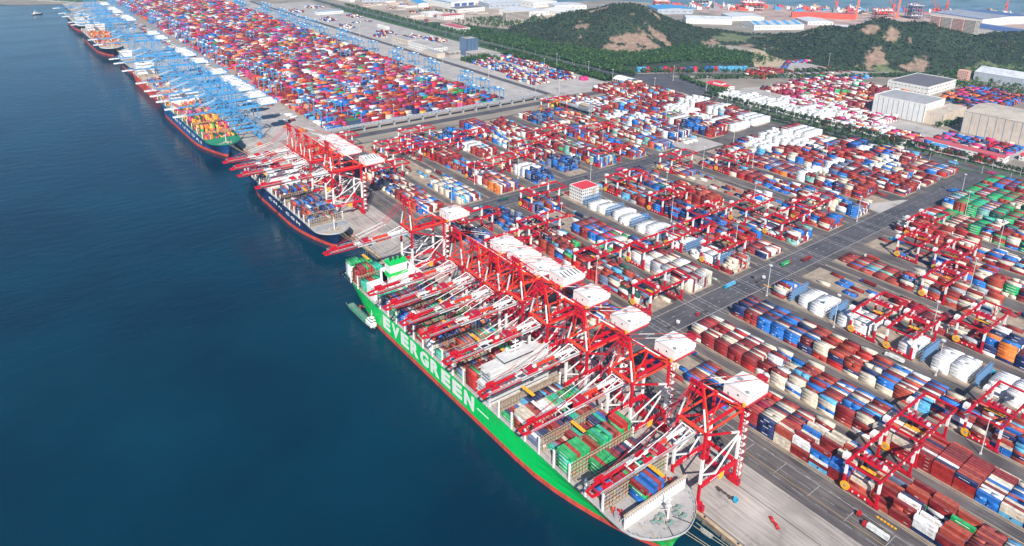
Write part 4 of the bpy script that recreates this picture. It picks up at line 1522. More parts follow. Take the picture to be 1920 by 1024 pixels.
# deck cargo of the green ship: (bay from, bay to, first row, last row, tiers, palette)
SHIPLAY = [(0, 8, 13, 4, pal('green*2 blue*3 maroon*3 red*2 orange*1')), (1, 2, 8, 2, pal('navy*1 plum*2 white*1 blue*1 mint*1 maroon*2 sky*1')), (1, 9, 18, 1, PEV),
           (2, 6, 12, 3, pal('maroon*3 green*3 red*1')), (2, 13, 19, 2, pal('plum*2 white*1 navy*2 maroon*2')), (3, 1, 6, 5, pal('green*6 teal*1 red*1')), (3, 7, 9, 4, pal('red*4 brick*3')), (3, 10, 13, 5, pal('teal*4 green*2')), (3, 14, 16, 5, pal('maroon*2 brick*3')), (3, 17, 19, 6, pal('green*4 red*1')),
           (4, 8, 13, 2, pal('navy*3 teal*2 maroon*2 cream*1')), (4, 14, 19, 1, PMIX), (5, 1, 5, 1, pal('white*2 slate*2 navy*1')), (5, 6, 19, 3, pal('navy*5 brick*3 maroon*2 teal*2 red*1')),
           (6, 1, 6, 5, pal('cream*3 brick*3 white*1 maroon*1')), (6, 7, 10, 4, pal('blue*2 white*1 brick*1 cream*1')), (6, 11, 19, 4, pal('green*3 teal*2 maroon*2 navy*1')), (7, 7, 19, 2, pal('navy*3 sky*2 maroon*2 white*1')),
           (10, 1, 2, 5, pal('green*1 red*4')), (10, 3, 8, 5, pal('maroon*3 brick*2 red*1')), (10, 9, 10, 4, ['green', 'teal']), (10, 11, 19, 4, pal('slate*4 navy*3 blue*1')), (11, 3, 12, 2, PMIX), (11, 13, 19, 3, pal('maroon*2 green*1 navy*2')),
           (12, 1, 4, 4, pal('red*5 grey*1 mint*1')), (12, 5, 19, 3, pal('white*2 mint*2 maroon*3 green*2 navy*2')), (13, 8, 19, 1, PMIX), (14, 1, 3, 5, pal('brick*3 blue*1 white*1')), (14, 4, 12, 5, pal('navy*6 slate*2 brick*2')), (14, 13, 15, 5, pal('cream*1 white*1 brick*1')), (14, 16, 19, 5, pal('blue*2 orange*1')),
           (15, 1, 3, 4, pal('red*4 green*1')), (15, 4, 19, 3, pal('green*3 teal*1 maroon*3 brick*1')), (16, 5, 19, 2, PMIX), (17, 1, 4, 4, pal('blue*3 brick*1 white*1')), (17, 5, 19, 3, PMIX), (18, 1, 19, 3, pal('green*2 maroon*3 brick*1 navy*1')), (19, 1, 4, 4, pal('blue*2 brick*2 white*1 navy*1')), (19, 5, 19, 4, PMIX),
           (19, 1, 4, 4, pal('green*2 brick*1')), (19, 5, 19, 3, pal('navy*2 green*2 maroon*2')), (20, 2, 12, 3, pal('teal*5 maroon*3 green*1')), (20, 13, 19, 3, PEV), (22, 1, 10, 1, PMIX), (23, 1, 6, 6, pal('maroon*6 brick*3 green*2')), (23, 7, 9, 5, ['teal', 'green']), (23, 10, 19, 3, pal('green*2 maroon*4 teal*1')),
           (22, 11, 19, 4, PEV), (24, 1, 4, 6, pal('green*3 brick*1 white*1')), (24, 5, 8, 5, pal('maroon*1 green*3'))]
SHIPLAY += [(1, 9, 19, 2, PEV), (4, 15, 19, 3, PMIX), (4, 3, 7, 1, PMIX), (7, 1, 6, 1, PMIX), (7, 7, 19, 1, PMIX), (11, 1, 2, 2, PMIX), (13, 1, 7, 2, PMIX), (13, 8, 19, 3, PMIX), (16, 1, 4, 2, PMIX), (16, 5, 19, 3, PEV), (22, 1, 10, 3, PEV)]
SEEN = {}
for e in SHIPLAY:
    for rw in range(e[1], e[2]+1):
        if (e[0], rw) not in SEEN or SEEN[(e[0], rw)][3] < e[3]: SEEN[(e[0], rw)] = (e[0], rw, rw, e[3], e[4])
SHIPLAY = list(SEEN.values())
for bay, r0, r1, n, P_ in SHIPLAY:
    y = EY+38.3-7.2+bay*14.4
    for rw in range(r0, r1+1):
        x = EX-27.4+rw*2.74
        hh_ = max(1, n-(1 if R.random() < .12 else 0))
        stack(x, y, 19.75, hh_, P_, 0, 12.6, dict(kind='ship', bay=bay+1, col=rw), .45, .05)

# --- other ships
def simple_tower(root, y0, y1, hw, z0, z1, m=WHT):
    b = MB()
    b.box(-hw, hw, y0, y1, z0, z1, 0)
    b.box(-hw-1.5, hw+1.5, y0, y0+4, z1, z1+.6, 0)
    b.box(-hw*.6, hw*.6, y0+.5, y1-1, z1+.6, z1+3.6, 0)
    t = b.build('bridge_tower', m, root)
    b = MB()
    b.box(-hw+1, hw-1, y0-.06, y0, z1-4, z1-3)
    b.build('window_band', GLS, t)
    b = MB()
    b.box(-hw*.6-.05, hw*.6+.05, y0+.44, y1-.95, z1+1.6, z1+2.8)
    b.build('window_band', GLS, t)
    b = MB()
    b.cyl((0, y0+4, z1+3.6), (0, y0+4, z1+11), .4, 6)
    b.beam((-3, y0+4, z1+8), (3, y0+4, z1+8), .3)
    b.build('radar_mast', WHT, t)
def fore(root, zd, y):
    b = MB()
    b.cyl((0, y, zd), (0, y, zd+15), .6, 8, 0, .3)
    b.beam((-2, y, zd+11), (2, y, zd+11), .3)
    b.build('foremast', WHT, root)
    b = MB()
    for i in range(16):
        x, yy = rq.uniform(-11, 11), rq.uniform(6, 15)
        b.box(x-.9, x+.9, yy-.8, yy+.8, zd-.2, zd+1.2, rq.choice([0, 1, 1]))
    b.build('mooring_winches', [GRY, CREAM], root)
def cargo(root_x, ybow, bay0, bay_p, n, w, zd, hs, P_, skip=(), prob=.85, name=''):
    nr = int(w/2.74)
    for k in range(n):
        y = ybow+bay0+k*bay_p+bay_p/2
        if any(a <= y-ybow <= c for a, c in skip): continue
        h0 = R.choice(hs)
        for i in range(nr):
            if R.random() > prob: continue
            stack(root_x-(nr-1)*1.37+i*2.74, y, zd+1.7, max(0, h0+R.choice([-1, 0, 0, 0])), P_, 0, 12.6, dict(kind='far ship'), .4, .05)
cm, _ = ship('container_ship', 'navy blue container ship with red boot line under the second group of red cranes', 'container ships moored along the quay', 280.5, 663, 262, 40, 16.5,
             [HNAVY, HRED], [.8, 8, 12], [1, 0, 0, 0], None, [(150, 172)], 25, bow_len=95, bay_p=14.4, bay0=34, every=1, bluff=22)
lettering('C M A   C G M', 'hull_name', WHT, cm, -20.0, 160, 60, 8.2, 11.6)
simple_tower(cm, 153, 168, 18.5, 16.5, 41)
fore(cm, 16.5, 12)
b = MB()
b.box(-17, 17, 19.5, 20.2, 16.3, 20.2)
b.build('breakwater', GRY, cm)
cargo(280.5, 663, 34, 14.4, 15, 37, 16.5, (2, 3, 3, 4), PCMA, ((148, 174), (100, 118), (180, 196)), .85)
hy, _ = ship('container_ship', 'blue container ship with green deck and orange and yellow containers by the blue cranes', 'container ships moored along the quay', 277, 1036, 352, 48, 18,
             [HBLUE, HRED], [.8, 8, 13], [1, 0, 0, 0], None, [(232, 256)], 28, bow_len=105, deckm=DKGRN, hatchm=DKGRN, bulw=DKGRN, bay_p=14.4, bay0=34, every=2)
lettering('H Y U N D A I', 'hull_name', WHT, hy, -24.0, 215, 55, 8, 12.5)
simple_tower(hy, 234, 252, 22, 18, 46)
fore(hy, 18, 12)
cargo(277, 1036, 34, 14.4, 21, 45, 18, (2, 3, 4, 5), PHYU, ((230, 258),), .88)
rd, _ = ship('container_ship', 'orange red container ship lying almost empty between the blue ship and the far one', 'container ships moored along the quay', 282, 1402, 285, 37, 15,
             [HORG, HRED], [.8, 7, 11], [1, 0, 0, 0], None, [(205, 228)], 18, bow_len=90, deckm=mat('deck_red', (.5, .12, .07), .7), hatchm=CREAM, bulw=HORG, bay_p=14.4, bay0=34, every=3, bluff=20)
simple_tower(rd, 207, 225, 17, 15, 40)
fore(rd, 15, 10)
cargo(282, 1402, 34, 14.4, 16, 34, 15, (0, 0, 1, 2), pal('red*3 cream*1 blue*1'), ((203, 230),), .5)
wh, _ = ship('feeder_ship', 'small white topped ship moored just past the orange red one', 'container ships moored along the quay', 286, 1715, 165, 27, 11,
             [HBLK, HRED], [.8, 5, 8], [1, 0, 0, 0], None, [(118, 140)], 16, bow_len=60, bay_p=14.4, bay0=30, every=3, bluff=16)
simple_tower(wh, 120, 134, 12, 11, 30)
fore(wh, 11, 9)
ml, _ = ship('container_ship', 'black hulled container ship stacked with orange containers at the far quay', 'container ships moored along the quay', 279, 1960, 366, 48, 18,
             [HBLK, HRED], [.8, 8, 13], [1, 0, 0, 0], None, [(235, 258)], 26, bow_len=105, bulw=WHT, bay_p=14.4, bay0=34, every=3)
simple_tower(ml, 237, 255, 22, 18, 46)
fore(ml, 18, 12)
cargo(279, 1960, 34, 14.4, 14, 45, 18, (3, 4, 5), PMOL, (), .88)
w2, _ = ship('container_ship', 'white ship at the very end of the far quay', 'container ships moored along the quay', 281, 2400, 300, 40, 16,
             [HBLK, HRED], [.8, 8, 12], [1, 0, 0, 0], None, [(60, 80)], 22, bow_len=90, bulw=WHT, bay_p=14.4, bay0=34, every=3, bluff=22)
simple_tower(w2, 62, 78, 18, 16, 40)

# small craft
def small_ship(name, label, cat, x, y, rz, L, B_, mats, tower, mast=6, green=False):
    o = empty(name, (x, y, -3.5), rz)
    tag(o, label, cat)
    hb, ol = hull_mesh(max(L, 181), B_, 3.2, [1.0], [1, 0], L*.2, bluff=L*.15) if L > 180 else (None, None)
    b = MB()
    n = 14
    pts = []
    for i in range(n+1):
        t = i/n
        w = B_/2*min(1, (1-abs(1-t*3)**2.2)**.5 if t < .333 else 1)*(1-.25*max(0, (t-.8)/.2)**2)
        pts.append((w, L*t))
    for s in (-1, 1):
        for (w0, a0), (w1, a1) in zip(pts[:-1], pts[1:]):
            q = [(s*w0*.8, a0+.6, 0), (s*w1*.8, a1, 0), (s*w1, a1, 2.6), (s*w0, a0, 2.6)]
            b.quad(q if s > 0 else q[::-1], 0)
            q = [(s*w0, a0, 2.6), (s*w1, a1, 2.6), (s*w1, a1, 3.5), (s*w0, a0, 3.5)]
            b.quad(q if s > 0 else q[::-1], 1)
    b.quad([(-pts[-1][0], L, 0), (-pts[-1][0], L, 3.4), (pts[-1][0], L, 3.4), (pts[-1][0], L, 0)], 0)
    b.build('hull', mats, o)
    b = MB()
    for (w0, a0), (w1, a1) in zip(pts[:-1], pts[1:]):
        b.quad([(-w0+.2, a0, 2.7), (w0-.2, a0, 2.7), (w1-.2, a1, 2.7), (-w1+.2, a1, 2.7)])
    b.build('deck', DKGRN if green else DECK, o)
    t0, t1 = tower
    b = MB()
    b.box(-B_*.36, B_*.36, L*t0, L*t1, 2.7, 6.4)
    b.box(-B_*.30, B_*.30, L*t0+.6, L*t1-2, 6.4, 9)
    b.box(-B_*.22, B_*.22, L*t0+1, L*t0+5, 9, 11.2)
    wh_ = b.build('wheelhouse', WHT, o)
    b = MB()
    b.box(-B_*.22-.05, B_*.22+.05, L*t0+.95, L*t0+5.05, 9.8, 10.7)
    b.box(-B_*.30-.05, B_*.30+.05, L*t0+.55, L*t1-1.95, 7.3, 8.1)
    b.build('window', GLS, wh_)
    b = MB()
    b.cyl((0, L*t0+3, 11), (0, L*t0+3, 11+mast), .2, 6)
    b.beam((-1.6, L*t0+3, 10.5+mast*.6), (1.6, L*t0+3, 10.5+mast*.6), .2)
    b.build('mast', WHT, wh_)
    return o, L
bk, _ = small_ship('bunker_tanker', 'small white tanker with green decks lying alongside the green hull', 'tanker', 238.9, 499, 0, 52, 7.6, [HBLK, mat('grey_dark_rim', (.12, .14, .14), .7)], (.06, .26), 7, True)
b = MB()
for x in (-2, -.7, .7, 2):
    b.cyl((x*.7, 17, 3.8), (x*.7, 50, 3.8), .16, 6, 0)
for y in (18, 26, 34, 42, 50):
    b.beam((-3, y, 3.5), (3, y, 3.5), .25, m=1)
    b.cyl((-2.6, y+3, 2.7), (-2.6, y+3, 4.2), .4, 8, 1)
b.box(-3, 3, 46, 49, 2.7, 4.0, 1)
b.build('deck_pipes', [GRY, BULB], bk)
b = MB()
b.cyl((3, 36, 2.7), (3, 36, 8), .4, 8)
b.beam((3, 36, 8), (3.4, 27, 10), .4)
b.build('hose_crane', ORG, bk)
b = MB()
for s in range(6):
    b.cyl((3.9, 6+s*7, 1.4), (3.9, 8.4+s*7, 1.4), .5, 8)
b.build('fender', DRK, bk)
tg, _ = small_ship('tug_boat', 'tug with white deckhouse sailing alone at the upper left of the water', 'tug', 186, 2890, math.radians(-58), 36, 11, [HBLK, WHT], (.25, .62), 8)
sb = empty('work_boat', (298.5, 186, -3.5), .1)
tag(sb, 'tiny open grey boat tied under the quay edge near the green bow', 'boat')
b = MB()
b.quad([(-1.3, 0, 1.0), (-1.3, 6, 1.0), (-.7, 8, 1.2), (.7, 8, 1.2), (1.3, 6, 1.0), (1.3, 0, 1.0)][::-1])
b.box(-1.3, -1.1, 0, 6.4, 0, 1.3)
b.box(1.1, 1.3, 0, 6.4, 0, 1.3)
b.box(-1.2, 1.2, 0, .2, 0, 1.2)
b.build('hull', GRY, sb)
b = MB()
for y in (1.5, 3.4, 5.2):
    b.box(-1.1, 1.1, y, y+.4, 1.1, 1.3)
b.build('thwart', CREAM, sb)
# mooring ropes
b = MB()
n_r = 0
for xa, ya, xb, yb, za_ in [(281, 186.5, 303.6, 140, 18.4), (278, 186, 303.6, 146, 18.4), (272, 185.8, 303.6, 118, 18.4), (270, 185.8, 303.6, 122, 18.4), (266, 572, 303.6, 618, 16), (272, 572, 303.6, 624, 16),
                            (285, 664, 303.6, 628, 17), (283, 664, 303.6, 634, 17), (280, 663, 303.6, 640, 17), (281, 1037, 303.6, 1000, 18), (279, 1037, 303.6, 1008, 18), (277, 1037, 303.6, 1016, 18), (283, 1961, 303.6, 1930, 18)]:
    b = MB()
    prev = None
    for k in range(9):
        t0 = k/8
        p = (xa+(xb-xa)*t0, ya+(yb-ya)*t0, za_+(.4-za_)*t0-6*t0*(1-t0))
        if prev: b.cyl(prev, p, .11, 5)
        prev = p
    b_ = b.build('mooring_rope', mat('rope', (.55, .48, .30), .9))
    tag(b_, nth(n_r+1-(0 if n_r < 4 else 4 if n_r < 6 else 6 if n_r < 9 else 9))+' '+['pale mooring rope from the green ship\'s bow to the quay', 'pale mooring rope from the green ship\'s stern to the quay', 'mooring rope from the navy ship\'s bow to the quay', 'mooring rope at the bow of a ship by the blue cranes'][0 if n_r < 4 else 1 if n_r < 6 else 2 if n_r < 9 else 3], 'rope',
        ['ropes at the green bow', 'ropes at the green stern', 'ropes at the navy bow', 'ropes by the blue cranes'][0 if n_r < 4 else 1 if n_r < 6 else 2 if n_r < 9 else 3])
    n_r += 1
# bollards on the coping
b0 = None
for y in range(100, 700, 24):
    if b0 is None:
        b = MB()
        b.cyl((0, 0, 0), (0, 0, .6), .4, 8)
        b.cyl((0, 0, .6), (0, 0, .85), .6, 8)
        o = b0 = b.build('bollard', DRK)
    else:
        o = b0.copy()
        COL.objects.link(o)
    o.location = (304, y, .1)
    tag(o, '%s black mooring bollard along the tan quay edge from the photo\'s bottom' % nth((y-100)//24+1), 'bollard', 'bollards along the quay edge')

# ------------------------------------------------------------------ container meshes
CN = dict(maroon='dark red', red='red', brick='rust red', coral='coral', cream='cream', white='white', blue='blue', navy='navy blue', sky='sky blue', mint='mint green', green='bright green', teal='teal green', grey='grey', slate='slate blue',
          orange='orange', scarlet='scarlet', pink='pink', yellow='yellow', dgreen='dark green', plum='plum')
def colour(c, rng_):
    a = np.array(PAL[c])
    return np.clip(a*(.82+.36*rng_.random())+rng_.uniform(-.008, .012), 0.004, .9)
ZR = ['quayside', 'second', 'third', 'fourth', 'fifth', 'sixth', 'seventh', 'eighth', 'ninth', 'tenth', 'eleventh', 'twelfth']
occ = {}
for i, (x, y, z, L, ax, c, w) in enumerate(BOX):
    occ[(round(x/1.4), round(y/6.6), round(z/CH))] = i
cand = []
for i, (x, y, z, L, ax, c, w) in enumerate(BOX):
    if w.get('kind') not in ('yard', 'ship'): continue
    px, py, d = project(x, y, z+1.3)
    if not (5 < px < 1915 and 5 < py < 1019): continue
    top = w['tier'] == w['n']
    if not top and w['kind'] == 'yard' and w['col'] > 1: continue
    if not top and w['kind'] == 'ship' and w['col'] > 2: continue
    if w['kind'] == 'ship' and not top: continue
    cand.append((d/(1.0 if L > 10 else .55), i))
cand.sort()
SEL = set(i for _, i in cand[:300])
CPROTO = {}
def container_mesh(c, L, var, ax=0):
    key = (c, L, var)
    if key in CPROTO: return CPROTO[key]
    g = np.random.default_rng(len(CPROTO)+5)
    base = colour(c, g)
    b = MB()
    hw, hl, H = CW/2, L/2, CH-.06
    b.box(-hw+.05, hw-.05, -hl+.06, hl-.06, .12, H-.04, 0)                 # skin
    for sx in (-1, 1):
        for sy in (-1, 1):
            b.box(sx*hw-(.16 if sx > 0 else 0), sx*hw+(.16 if sx < 0 else 0), sy*hl-(.16 if sy > 0 else 0), sy*hl+(.16 if sy < 0 else 0), 0, H, 1)
        xa = sx*hw-(.1 if sx > 0 else 0)
        b.box(xa, xa+.1, -hl+.16, hl-.16, 0, .16, 1)
        b.box(xa, xa+.1, -hl+.16, hl-.16, H-.12, H, 1)
    for sy in (-1, 1):
        ya = sy*hl-(.1 if sy > 0 else 0)
        b.box(-hw+.16, hw-.16, ya, ya+.1, 0, .16, 1)
        b.box(-hw+.16, hw-.16, ya, ya+.1, H-.12, H, 1)
    for k in range(4):
        x = -.85+k*.57
        b.box(x-.04, x+.04, -hl-.02, -hl+.05, .15, H-.15, 2)
    marks = c in ('green', 'teal') or (c in ('blue', 'navy', 'sky', 'cream', 'maroon', 'white') and var % 2 == 0)
    if marks:
        for sx in (-1, 1):
            x0, x1 = (sx*hw-.04, sx*hw-.01) if sx > 0 else (-hw+.01, -hw+.04)
            if c in ('green', 'teal'): b.box(x0, x1, -hl*.62, hl*.62, 1.15, 1.62, 3)
            elif c in ('blue', 'sky'):
                for t0 in (0, PI/3, 2*PI/3):
                    yy, zz = .75*math.cos(t0), .3*math.sin(t0)
                    b.box(x0, x1, -.8*abs(math.cos(t0))-.25, .8*abs(math.cos(t0))+.25, 1.35-.45*abs(math.sin(t0))-.12, 1.35+.45*abs(math.sin(t0))+.12, 3)
            elif c == 'navy':
                for k in range(7):
                    b.box(x0, x1, -hl*.35+k*.95, -hl*.35+k*.95+.62, 1.2, 1.75, 3)
            else:
                for k in range(5):
                    b.box(x0, x1, -hl*.75+k*.5, -hl*.75+k*.5+.34, 1.7, 2.1, 4)
    me = D.meshes.new('container')
    me.from_pydata(b.v, [], b.f)
    me.materials.append(CPAINT)
    top_ = base*.9+.04
    cs = [base, np.clip(base*.8, .004, 1), base*.7+.08, np.array([.82, .82, .80]), (np.array([.45, .05, .04]) if c in ('cream', 'white') else np.array([.7, .68, .62]))]
    ca = me.color_attributes.new('Col', 'FLOAT_COLOR', 'CORNER')
    a = np.ones((len(me.loops), 4))
    li = 0
    for p, mi in zip(b.f, b.m):
        cc_ = cs[mi]
        if mi == 0 and min(b.v[q_][2] for q_ in p) > 2: cc_ = top_          # weathered roof
        a[li:li+len(p), :3] = cc_
        li += len(p)
    ca.data.foreach_set('color', a.reshape(-1))
    me.update()
    CPROTO[key] = me
    return me
LAB = set()
for i in sorted(SEL):
    x, y, z, L, ax, c, w = BOX[i]
    me = container_mesh(c, L, R.randint(0, 2))
    o = D.objects.new('container', me)
    COL.objects.link(o)
    o.location = (x, y, z)
    tier = 'topmost' if w['tier'] == w['n'] else ('bottom' if w['tier'] == 1 else nth(w['tier'])+'-tier')
    if L < 10: tier += ' '+w['half']+' half-length'
    if w['kind'] == 'ship':
        lb = '%s %s container, %s row from port, %s bay from bow, green ship' % (tier, CN[c], nth(w['col']), nth(w['bay']))
        gp = 'containers stacked on the green ship'
    else:
        where = ['right of', 'left of', 'beyond'][w['zone']]
        lb = '%s %s container, %s row of %s block, %s bay %s crossroad' % (tier, CN[c], nth(w['col']), ZR[w['row']], nth(w['bay']), where)
        gp = 'containers stacked in the yard rows'
    if lb in LAB: lb = lb.replace('container', 'steel container')
    LAB.add(lb)
    tag(o, lb, 'container', gp)

def mass(idx, name, label):
    """the rest of the containers of one area as a single mass"""
    N = len(idx)
    g = np.random.default_rng(17)
    A = np.array([(BOX[i][0], BOX[i][1], BOX[i][2], BOX[i][3], BOX[i][4]) for i in idx])
    hx = np.where(A[:, 4] == 0, CW/2, A[:, 3]/2)
    hy_ = np.where(A[:, 4] == 0, A[:, 3]/2, CW/2)
    sgn = np.array([(-1, -1, 0), (1, -1, 0), (1, 1, 0), (-1, 1, 0), (-1, -1, 1), (1, -1, 1), (1, 1, 1), (-1, 1, 1)])
    V = np.empty((N, 8, 3))
    V[:, :, 0] = A[:, 0:1]+sgn[:, 0]*hx[:, None]
    V[:, :, 1] = A[:, 1:2]+sgn[:, 1]*hy_[:, None]
    V[:, :, 2] = A[:, 2:3]+sgn[:, 2]*(CH-.07)
    F = np.array([(4, 5, 6, 7), (0, 1, 5, 4), (1, 2, 6, 5), (2, 3, 7, 6), (3, 0, 4, 7)])
    C = np.array([colour(BOX[i][5], g) for i in idx])
    FC = np.repeat(C[:, None, :], 5, 1)
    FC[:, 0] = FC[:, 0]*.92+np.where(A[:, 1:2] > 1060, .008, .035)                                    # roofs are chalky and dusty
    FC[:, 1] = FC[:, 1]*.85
    verts = V.reshape(-1, 3)
    faces = (np.arange(N)[:, None, None]*8+F[None]).reshape(-1, 4)
    cols = FC.reshape(-1, 3)
    # white side marks
    mv, mf, mc = [], [], []
    k0 = len(verts)
    for j, i in enumerate(idx):
        x, y, z, L, ax, c, w = BOX[i]
        if ax or w.get('kind') == 'auto' or y > 1100: continue
        if c in ('green', 'teal'): e = (.31*L, 1.1, 1.65)
        elif c in ('blue', 'sky') and g.random() < .6: e = (.7, 1.0, 1.7)
        elif c == 'navy' and g.random() < .6: e = (.17*L, 1.2, 1.75)
        elif c in ('maroon', 'plum', 'brick') and g.random() < .3: e = (.09*L, 1.5, 1.95)
        else: continue
        xx = x-CW/2-.03
        mv += [(xx, y+e[0], z+e[1]), (xx, y-e[0], z+e[1]), (xx, y-e[0], z+e[2]), (xx, y+e[0], z+e[2])]
        k = k0+len(mf)*4
        mf.append((k, k+1, k+2, k+3))
        mc.append((.8, .8, .78))
    if mv:
        verts = np.vstack([verts, mv])
        faces = np.vstack([faces, mf])
        cols = np.vstack([cols, mc])
    me = D.meshes.new(name)
    nf = len(faces)
    me.vertices.add(len(verts))
    me.vertices.foreach_set('co', verts.reshape(-1))
    me.loops.add(nf*4)
    me.loops.foreach_set('vertex_index', faces.reshape(-1))
    me.polygons.add(nf)
    me.polygons.foreach_set('loop_start', np.arange(nf)*4)
    me.polygons.foreach_set('loop_total', np.full(nf, 4))
    me.update()
    ca = me.color_attributes.new('Col', 'FLOAT_COLOR', 'CORNER')
    a = np.ones((nf*4, 4))
    a[:, :3] = np.repeat(cols, 4, 0)
    ca.data.foreach_set('color', a.reshape(-1))
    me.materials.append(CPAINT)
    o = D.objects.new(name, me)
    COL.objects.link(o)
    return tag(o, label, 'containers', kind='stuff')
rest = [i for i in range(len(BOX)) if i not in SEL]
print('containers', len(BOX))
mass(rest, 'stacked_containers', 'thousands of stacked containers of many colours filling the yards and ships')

# blue steel racks between the white refrigerated stacks
rk0 = None
RACKS = [(3, y, 'right') for y, z_ in RACKY if z_ == 0]+[(3, y, 'left') for y, z_ in RACKY if z_ == 1]+[(3, 724, 'far'), (2, 740, 'far')]
NRR = sum(1 for q_ in RACKY if q_[1] == 0)
for j, (ri, y, sd) in enumerate(RACKS):
    if rk0 is None:
        b = MB()
        for yy in (-.9, .9):
            for k in range(11):
                b.beam((k*2.86, yy, 0), (k*2.86, yy, 12.6), .18)
            for z in (2.6, 5.3, 8, 10.7, 12.5):
                b.beam((0, yy, z), (28.6, yy, z), .2)
        for z in (2.5, 5.2, 7.9, 10.6):
            b.box(0, 28.6, -.9, .9, z, z+.12)
        o = rk0 = b.build('reefer_rack', RACK)
    else:
        o = rk0.copy()
        COL.objects.link(o)
    o.location = (ROWX[ri]+2.8, y, .1)
    lb = {'right': '%s blue access rack from the crossroad among white reefers to its right' % nth(j+1), 'left': '%s blue access rack from the crossroad among white reefers to its left' % nth(j-NRR+1), 'far': 'blue access rack beyond the second crossroad, %s the other' % ('left of' if ri == 2 else 'right of')}[sd]
    tag(o, lb, 'rack', 'blue racks in the reefer rows, ' + sd)

# ------------------------------------------------------------------ trucks and small yard machines
def truck(x, y, rz, cabm, load, label, z=.15):
    o = empty('lorry', (x, y, z), rz)
    tag(o, label, 'lorry', 'lorries on the terminal roads')
    b = MB()
    b.box(-1.2, 1.2, 6.6, 8.8, .8, 3.2, 0)
    b.box(-1.15, 1.15, 8.8, 9.1, .8, 2.0, 0)
    cb = b.build('cab', cabm, o)
    b = MB()
    b.box(-1.1, 1.1, 8.75, 8.86, 2.0, 3.0)
    b.build('windscreen', GLS, cb)
    b = MB()
    b.box(-.5, .5, -6.5, 6.6, .9, 1.25, 0)
    for yy in (-6, -3, 0, 3, 5.5):
        b.box(-1.2, 1.2, yy-.15, yy+.15, 1.0, 1.28, 0)
    b.build('chassis', mat('chassis_dark', (.08, .06, .06), .7), o)
    for s in (-1, 1):
        for yy in (-5.2, -3.9, 3.8, 7.6):
            b = MB()
            b.cyl((s*.8, yy, .5), (s*1.2, yy, .5), .5, 10)
            b.build('wheel', DRK, o)
    if load:
        c = D.objects.new('container', container_mesh(load, 12.7, 1))
        COL.objects.link(c)
        ca_, sa_ = math.cos(rz), math.sin(rz)
        c.location = (x, y, z+1.3)
        c.rotation_euler = (0, 0, rz)
        tag(c, '%s container riding on the %s' % (CN[load], ' '.join(label.replace('hauling a', 'with').split()[:10])), 'container')
CBR, CBW, CBB = mat('cab_red', (.5, .02, .02), .4), mat('cab_white', (.75, .75, .75), .4), mat('cab_navy', (.02, .06, .25), .4)
TK = [(329, 200, PI, CYAN, None, 'empty lorry with cyan cab on the pale quay apron'),
      (376, 127, 0, CBR, 'white', 'red lorry hauling a white container on the quay lane at the bottom edge'),
      (381, 133, 0, CBR, None, 'empty red lorry on the quay lane beside the white box'),
      (555, 362, PI/2, CYAN, 'sky', 'cyan lorry hauling a sky blue container on the cross road'), (588, 352, -PI/2, CBW, None, 'empty lorry with white cab on the cross road'),
      (640, 356, -PI/2, CBR, 'green', 'lorry hauling a green container on the cross road'), (668, 349, -PI/2, CBR, 'maroon', 'lorry hauling a dark red container on the cross road'),
      (492, 346, PI/2, CBR, None, 'empty lorry with red cab on the cross road near the quay'), (452, 348, -PI/2, CBW, None, 'empty lorry with white cab on the cross road kerb'),
      (706, 662, -PI/2, CBR, 'pink', 'lorry hauling a pink container on the second cross road'), (474, 664, PI/2, CYAN, None, 'empty lorry with cyan cab on the second cross road'), (505, 668, PI/2, CBB, 'dgreen', 'lorry hauling a dark green container on the second cross road'),
      (608, 178, 0, CBW, None, 'empty white cabbed lorry on the lane beside the white reefers'), (609, 142, 0, CYAN, None, 'empty cyan cabbed lorry on the lane right of the white reefers'),
      (546, 132, 0, CYAN, 'brick', 'cyan lorry hauling a rust red container on the third lane'), (563, 205, 0, CBW, 'white', 'white lorry hauling a reefer on the lane under a gantry'),
      (1142, 395, 0, CBR, 'sky', 'lorry hauling a sky blue container on the highway'), (1140, 340, 0, CBR, 'pink', 'lorry hauling a pink container on the highway'),
      (1020, 345, PI/3, CBB, 'blue', 'lorry hauling a blue container on the wide asphalt by the green stacks'), (433, 300, 0, CBB, None, 'empty navy cabbed lorry on the first lane behind the quay'),
      (434, 420, 0, CBR, 'brick', 'lorry hauling a rust red container on the first lane left of the cross road'), (352, 640, 0, CYAN, None, 'empty lorry with cyan cab on the apron past the green stern'), (352, 770, 0, CBR, 'blue', 'lorry hauling a blue container on the apron by the navy ship'),
      (372, 500, 0, CBB, 'navy', 'lorry hauling a navy container on the quay lane behind the cranes'), (380, 330, 0, CBW, None, 'empty white cabbed lorry on the quay lane behind the cranes')]
for a in TK: truck(*a)
rt = random.Random(99)
LN = {}
for k in range(70):
    ri = rt.choice([0, 0, 1, 1, 2, 2, 3, 4, 5, 6, 7])
    ya, yb = rt.choice([(20, 330), (380, 640), (690, 960)])
    LN.setdefault(ri, []).append(rt.uniform(ya, yb))
for ri, ys in LN.items():
    prev = -99
    k = 0
    for y in sorted(ys):
        if y-prev < 22: continue
        prev = y
        k += 1
        cm_, cn_ = rt.choice([(CBR, 'red'), (CYAN, 'cyan'), (CBW, 'white'), (CBB, 'navy')])
        truck(ROWX[ri]+39.2, y, 0, cm_, rt.choice([None, 'maroon', 'blue', 'cream', 'navy', 'brick']), '%s lorry from the right on the %s gantry lane, %s cab' % (nth(k), nth(ri+1), cn_))
